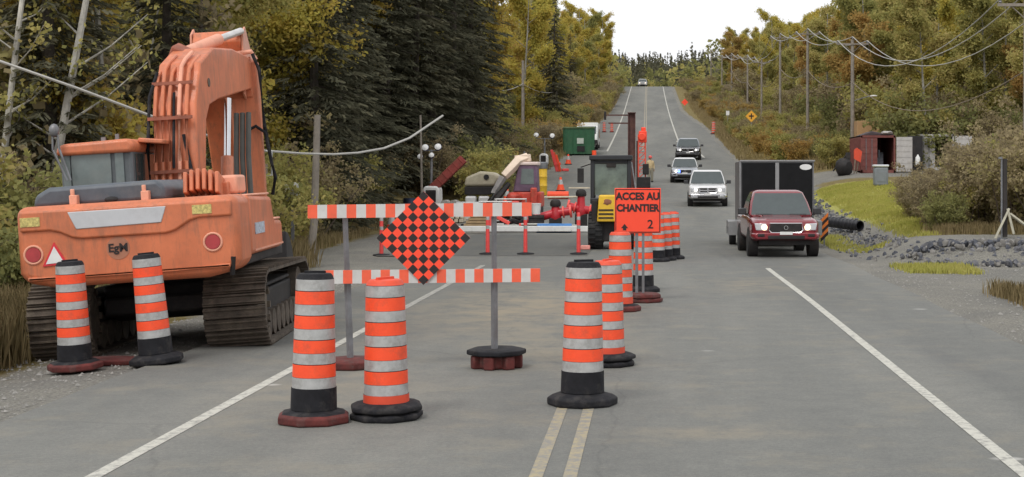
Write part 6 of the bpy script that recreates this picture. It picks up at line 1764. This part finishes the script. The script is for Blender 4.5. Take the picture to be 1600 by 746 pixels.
# far woods beyond the crest: one mass
def far_woods():
    g = np.random.RandomState(21)
    P, U, W = {0: [], 1: [], 2: []}, {0: [], 1: [], 2: []}, {0: [], 1: [], 2: []}
    for k in range(1500):
        y = 405 + 560 * g.random_sample() ** .8
        x = (g.uniform(880, 1200) - 1020) / F * y
        if y < 470 and abs(x + 1.5) < 9: continue
        kind = 0 if (g.random_sample() < (.42 if y < 540 else .85)) else (1 if g.random_sample() < .55 else 2)
        h = g.uniform(9, 15) * (1.15 if kind == 0 else .9); r = h*.16 if kind == 0 else h*.24
        z = float(gz(x, y)); n = 90
        f = g.random_sample(n) ** (1.3 if kind == 0 else .8)
        rr = r * ((1 - f) if kind == 0 else np.sqrt(np.clip(1 - (2*f - 1)**2, .05, 1))) * np.sqrt(g.random_sample(n)) * 1.2
        a = g.uniform(0, 6.28, n)
        P[kind].append(np.stack([x + rr*np.cos(a), y + rr*np.sin(a), z + .4 + h*f], 1))
        u = g.normal(0, 1, (n, 3)); u /= np.linalg.norm(u, axis=1)[:, None]; w = np.cross(u, g.normal(0, 1, (n, 3))); w /= np.linalg.norm(w, axis=1)[:, None]
        s = (.5 if kind == 0 else .62) * g.uniform(.6, 1.2, n)[:, None]
        U[kind].append(u*s); W[kind].append(w*s*.7)
    vs, fs, mi, off = [], [], [], 0
    for k in range(3):
        v, f = quad_cloud(np.concatenate(P[k]), np.concatenate(U[k]), np.concatenate(W[k]))
        vs.append(v); fs.append(f + off); off += len(v); mi += [k]*len(f)
    o = np_mesh('far_woods', np.concatenate(vs), np.concatenate(fs), [M_spr, M_oli, M_grs])
    o.data.polygons.foreach_set('material_index', np.array(mi, dtype=np.int32))
    tag(o, 'distant mixed woods covering the hill beyond the crest', 'woods', kind='stuff')
far_woods()

# grasses
def grass(name, label, pts, h, m, lean=.35, wid=.012, blades=1):
    g = np.random.RandomState(len(pts)); n = len(pts)*blades
    P = np.repeat(pts, blades, 0) + np.concatenate([g.normal(0, .10, (n, 2)), np.zeros((n, 1))], 1)
    P[:, 2] = gz(P[:, 0], P[:, 1]) - .02
    hh = h * g.uniform(.45, 1.15, n); a = g.uniform(0, 6.28, n); l = g.uniform(0, lean, n)
    wv = np.stack([-np.sin(a), np.cos(a), np.zeros(n)], 1) * wid
    mid = P + np.stack([np.cos(a)*l*hh*.35, np.sin(a)*l*hh*.35, hh*.6], 1)
    tip = P + np.stack([np.cos(a)*l*hh, np.sin(a)*l*hh, hh], 1)
    V = np.stack([P - wv, P + wv, mid + wv*.7, tip, mid - wv*.7], 1).reshape(-1, 3)
    Fc = np.arange(n*5).reshape(-1, 5)
    o = np_mesh(name, V, Fc, m); return tag(o, label, 'grass', kind='stuff')
M_dryg = leaf_mat('dry_grass_blades', [(.20, .16, .08), (.32, .25, .13), (.42, .33, .18), (.26, .23, .09)], .3)
M_lshg = leaf_mat('lush_grass_blades', [(.32, .34, .085), (.44, .43, .11), (.52, .47, .16)], .35)
def rpts(n, fx0, fx1, y0, y1, seed):
    g = np.random.RandomState(seed); y = g.uniform(y0, y1, n); u = g.random_sample(n)
    x = np.array([fx0(v) for v in y]) * (1 - u) + np.array([fx1(v) for v in y]) * u
    return np.stack([x, y, np.zeros(n)], 1)
grass('tall_dry_grass', 'tall dry straw coloured grass along the left shoulder', np.concatenate([rpts(4200, lambda y: -8.75, lambda y: -12, 17, 40, 1), rpts(2200, lambda y: -8.6, lambda y: -10, 17.5, 24, 2)]), .75, M_dryg, blades=6, wid=.009)
grass('verge_grass', 'brown and olive grass on the left verge by the woods', rpts(4000, lambda y: -10.2 - .04*(y - 40), lambda y: -17, 38, 66, 3), .40, M_dryg, blades=6, wid=.014)
grass('lush_grass', 'bright green grass mound beside the rocky ditch', np.concatenate([rpts(7000, lambda y: 8.3 + .035*(y - 48), lambda y: 14.0, 48, 94, 4), rpts(900, lambda y: 6.0, lambda y: 7.2, 46.5, 60, 5), rpts(500, lambda y: 6.2, lambda y: 8.0, 37.2, 39.8, 6)]), .16, M_lshg, blades=6, wid=.016)
grass('right_dry_grass', 'rusty dry grass clump at the right edge beside the gravel', np.concatenate([rpts(900, lambda y: 6.9, lambda y: 9.2, 27, 31.5, 7), rpts(1500, lambda y: 9, lambda y: 16, 47.6, 51, 8)]), .36, M_dryg, blades=6, wid=.010)
grass('roadside_grass', 'mixed dry grass along both verges of the far road', np.concatenate([rpts(8000, lambda y: 7.6 - .9*float(ss(180, 280, y)), lambda y: 14, 112, 330, 9), rpts(8000, lambda y: -8.2 + 1.2*float(ss(180, 280, y)), lambda y: -14, 90, 330, 10)]), .55, M_dryg, blades=5, wid=.03)
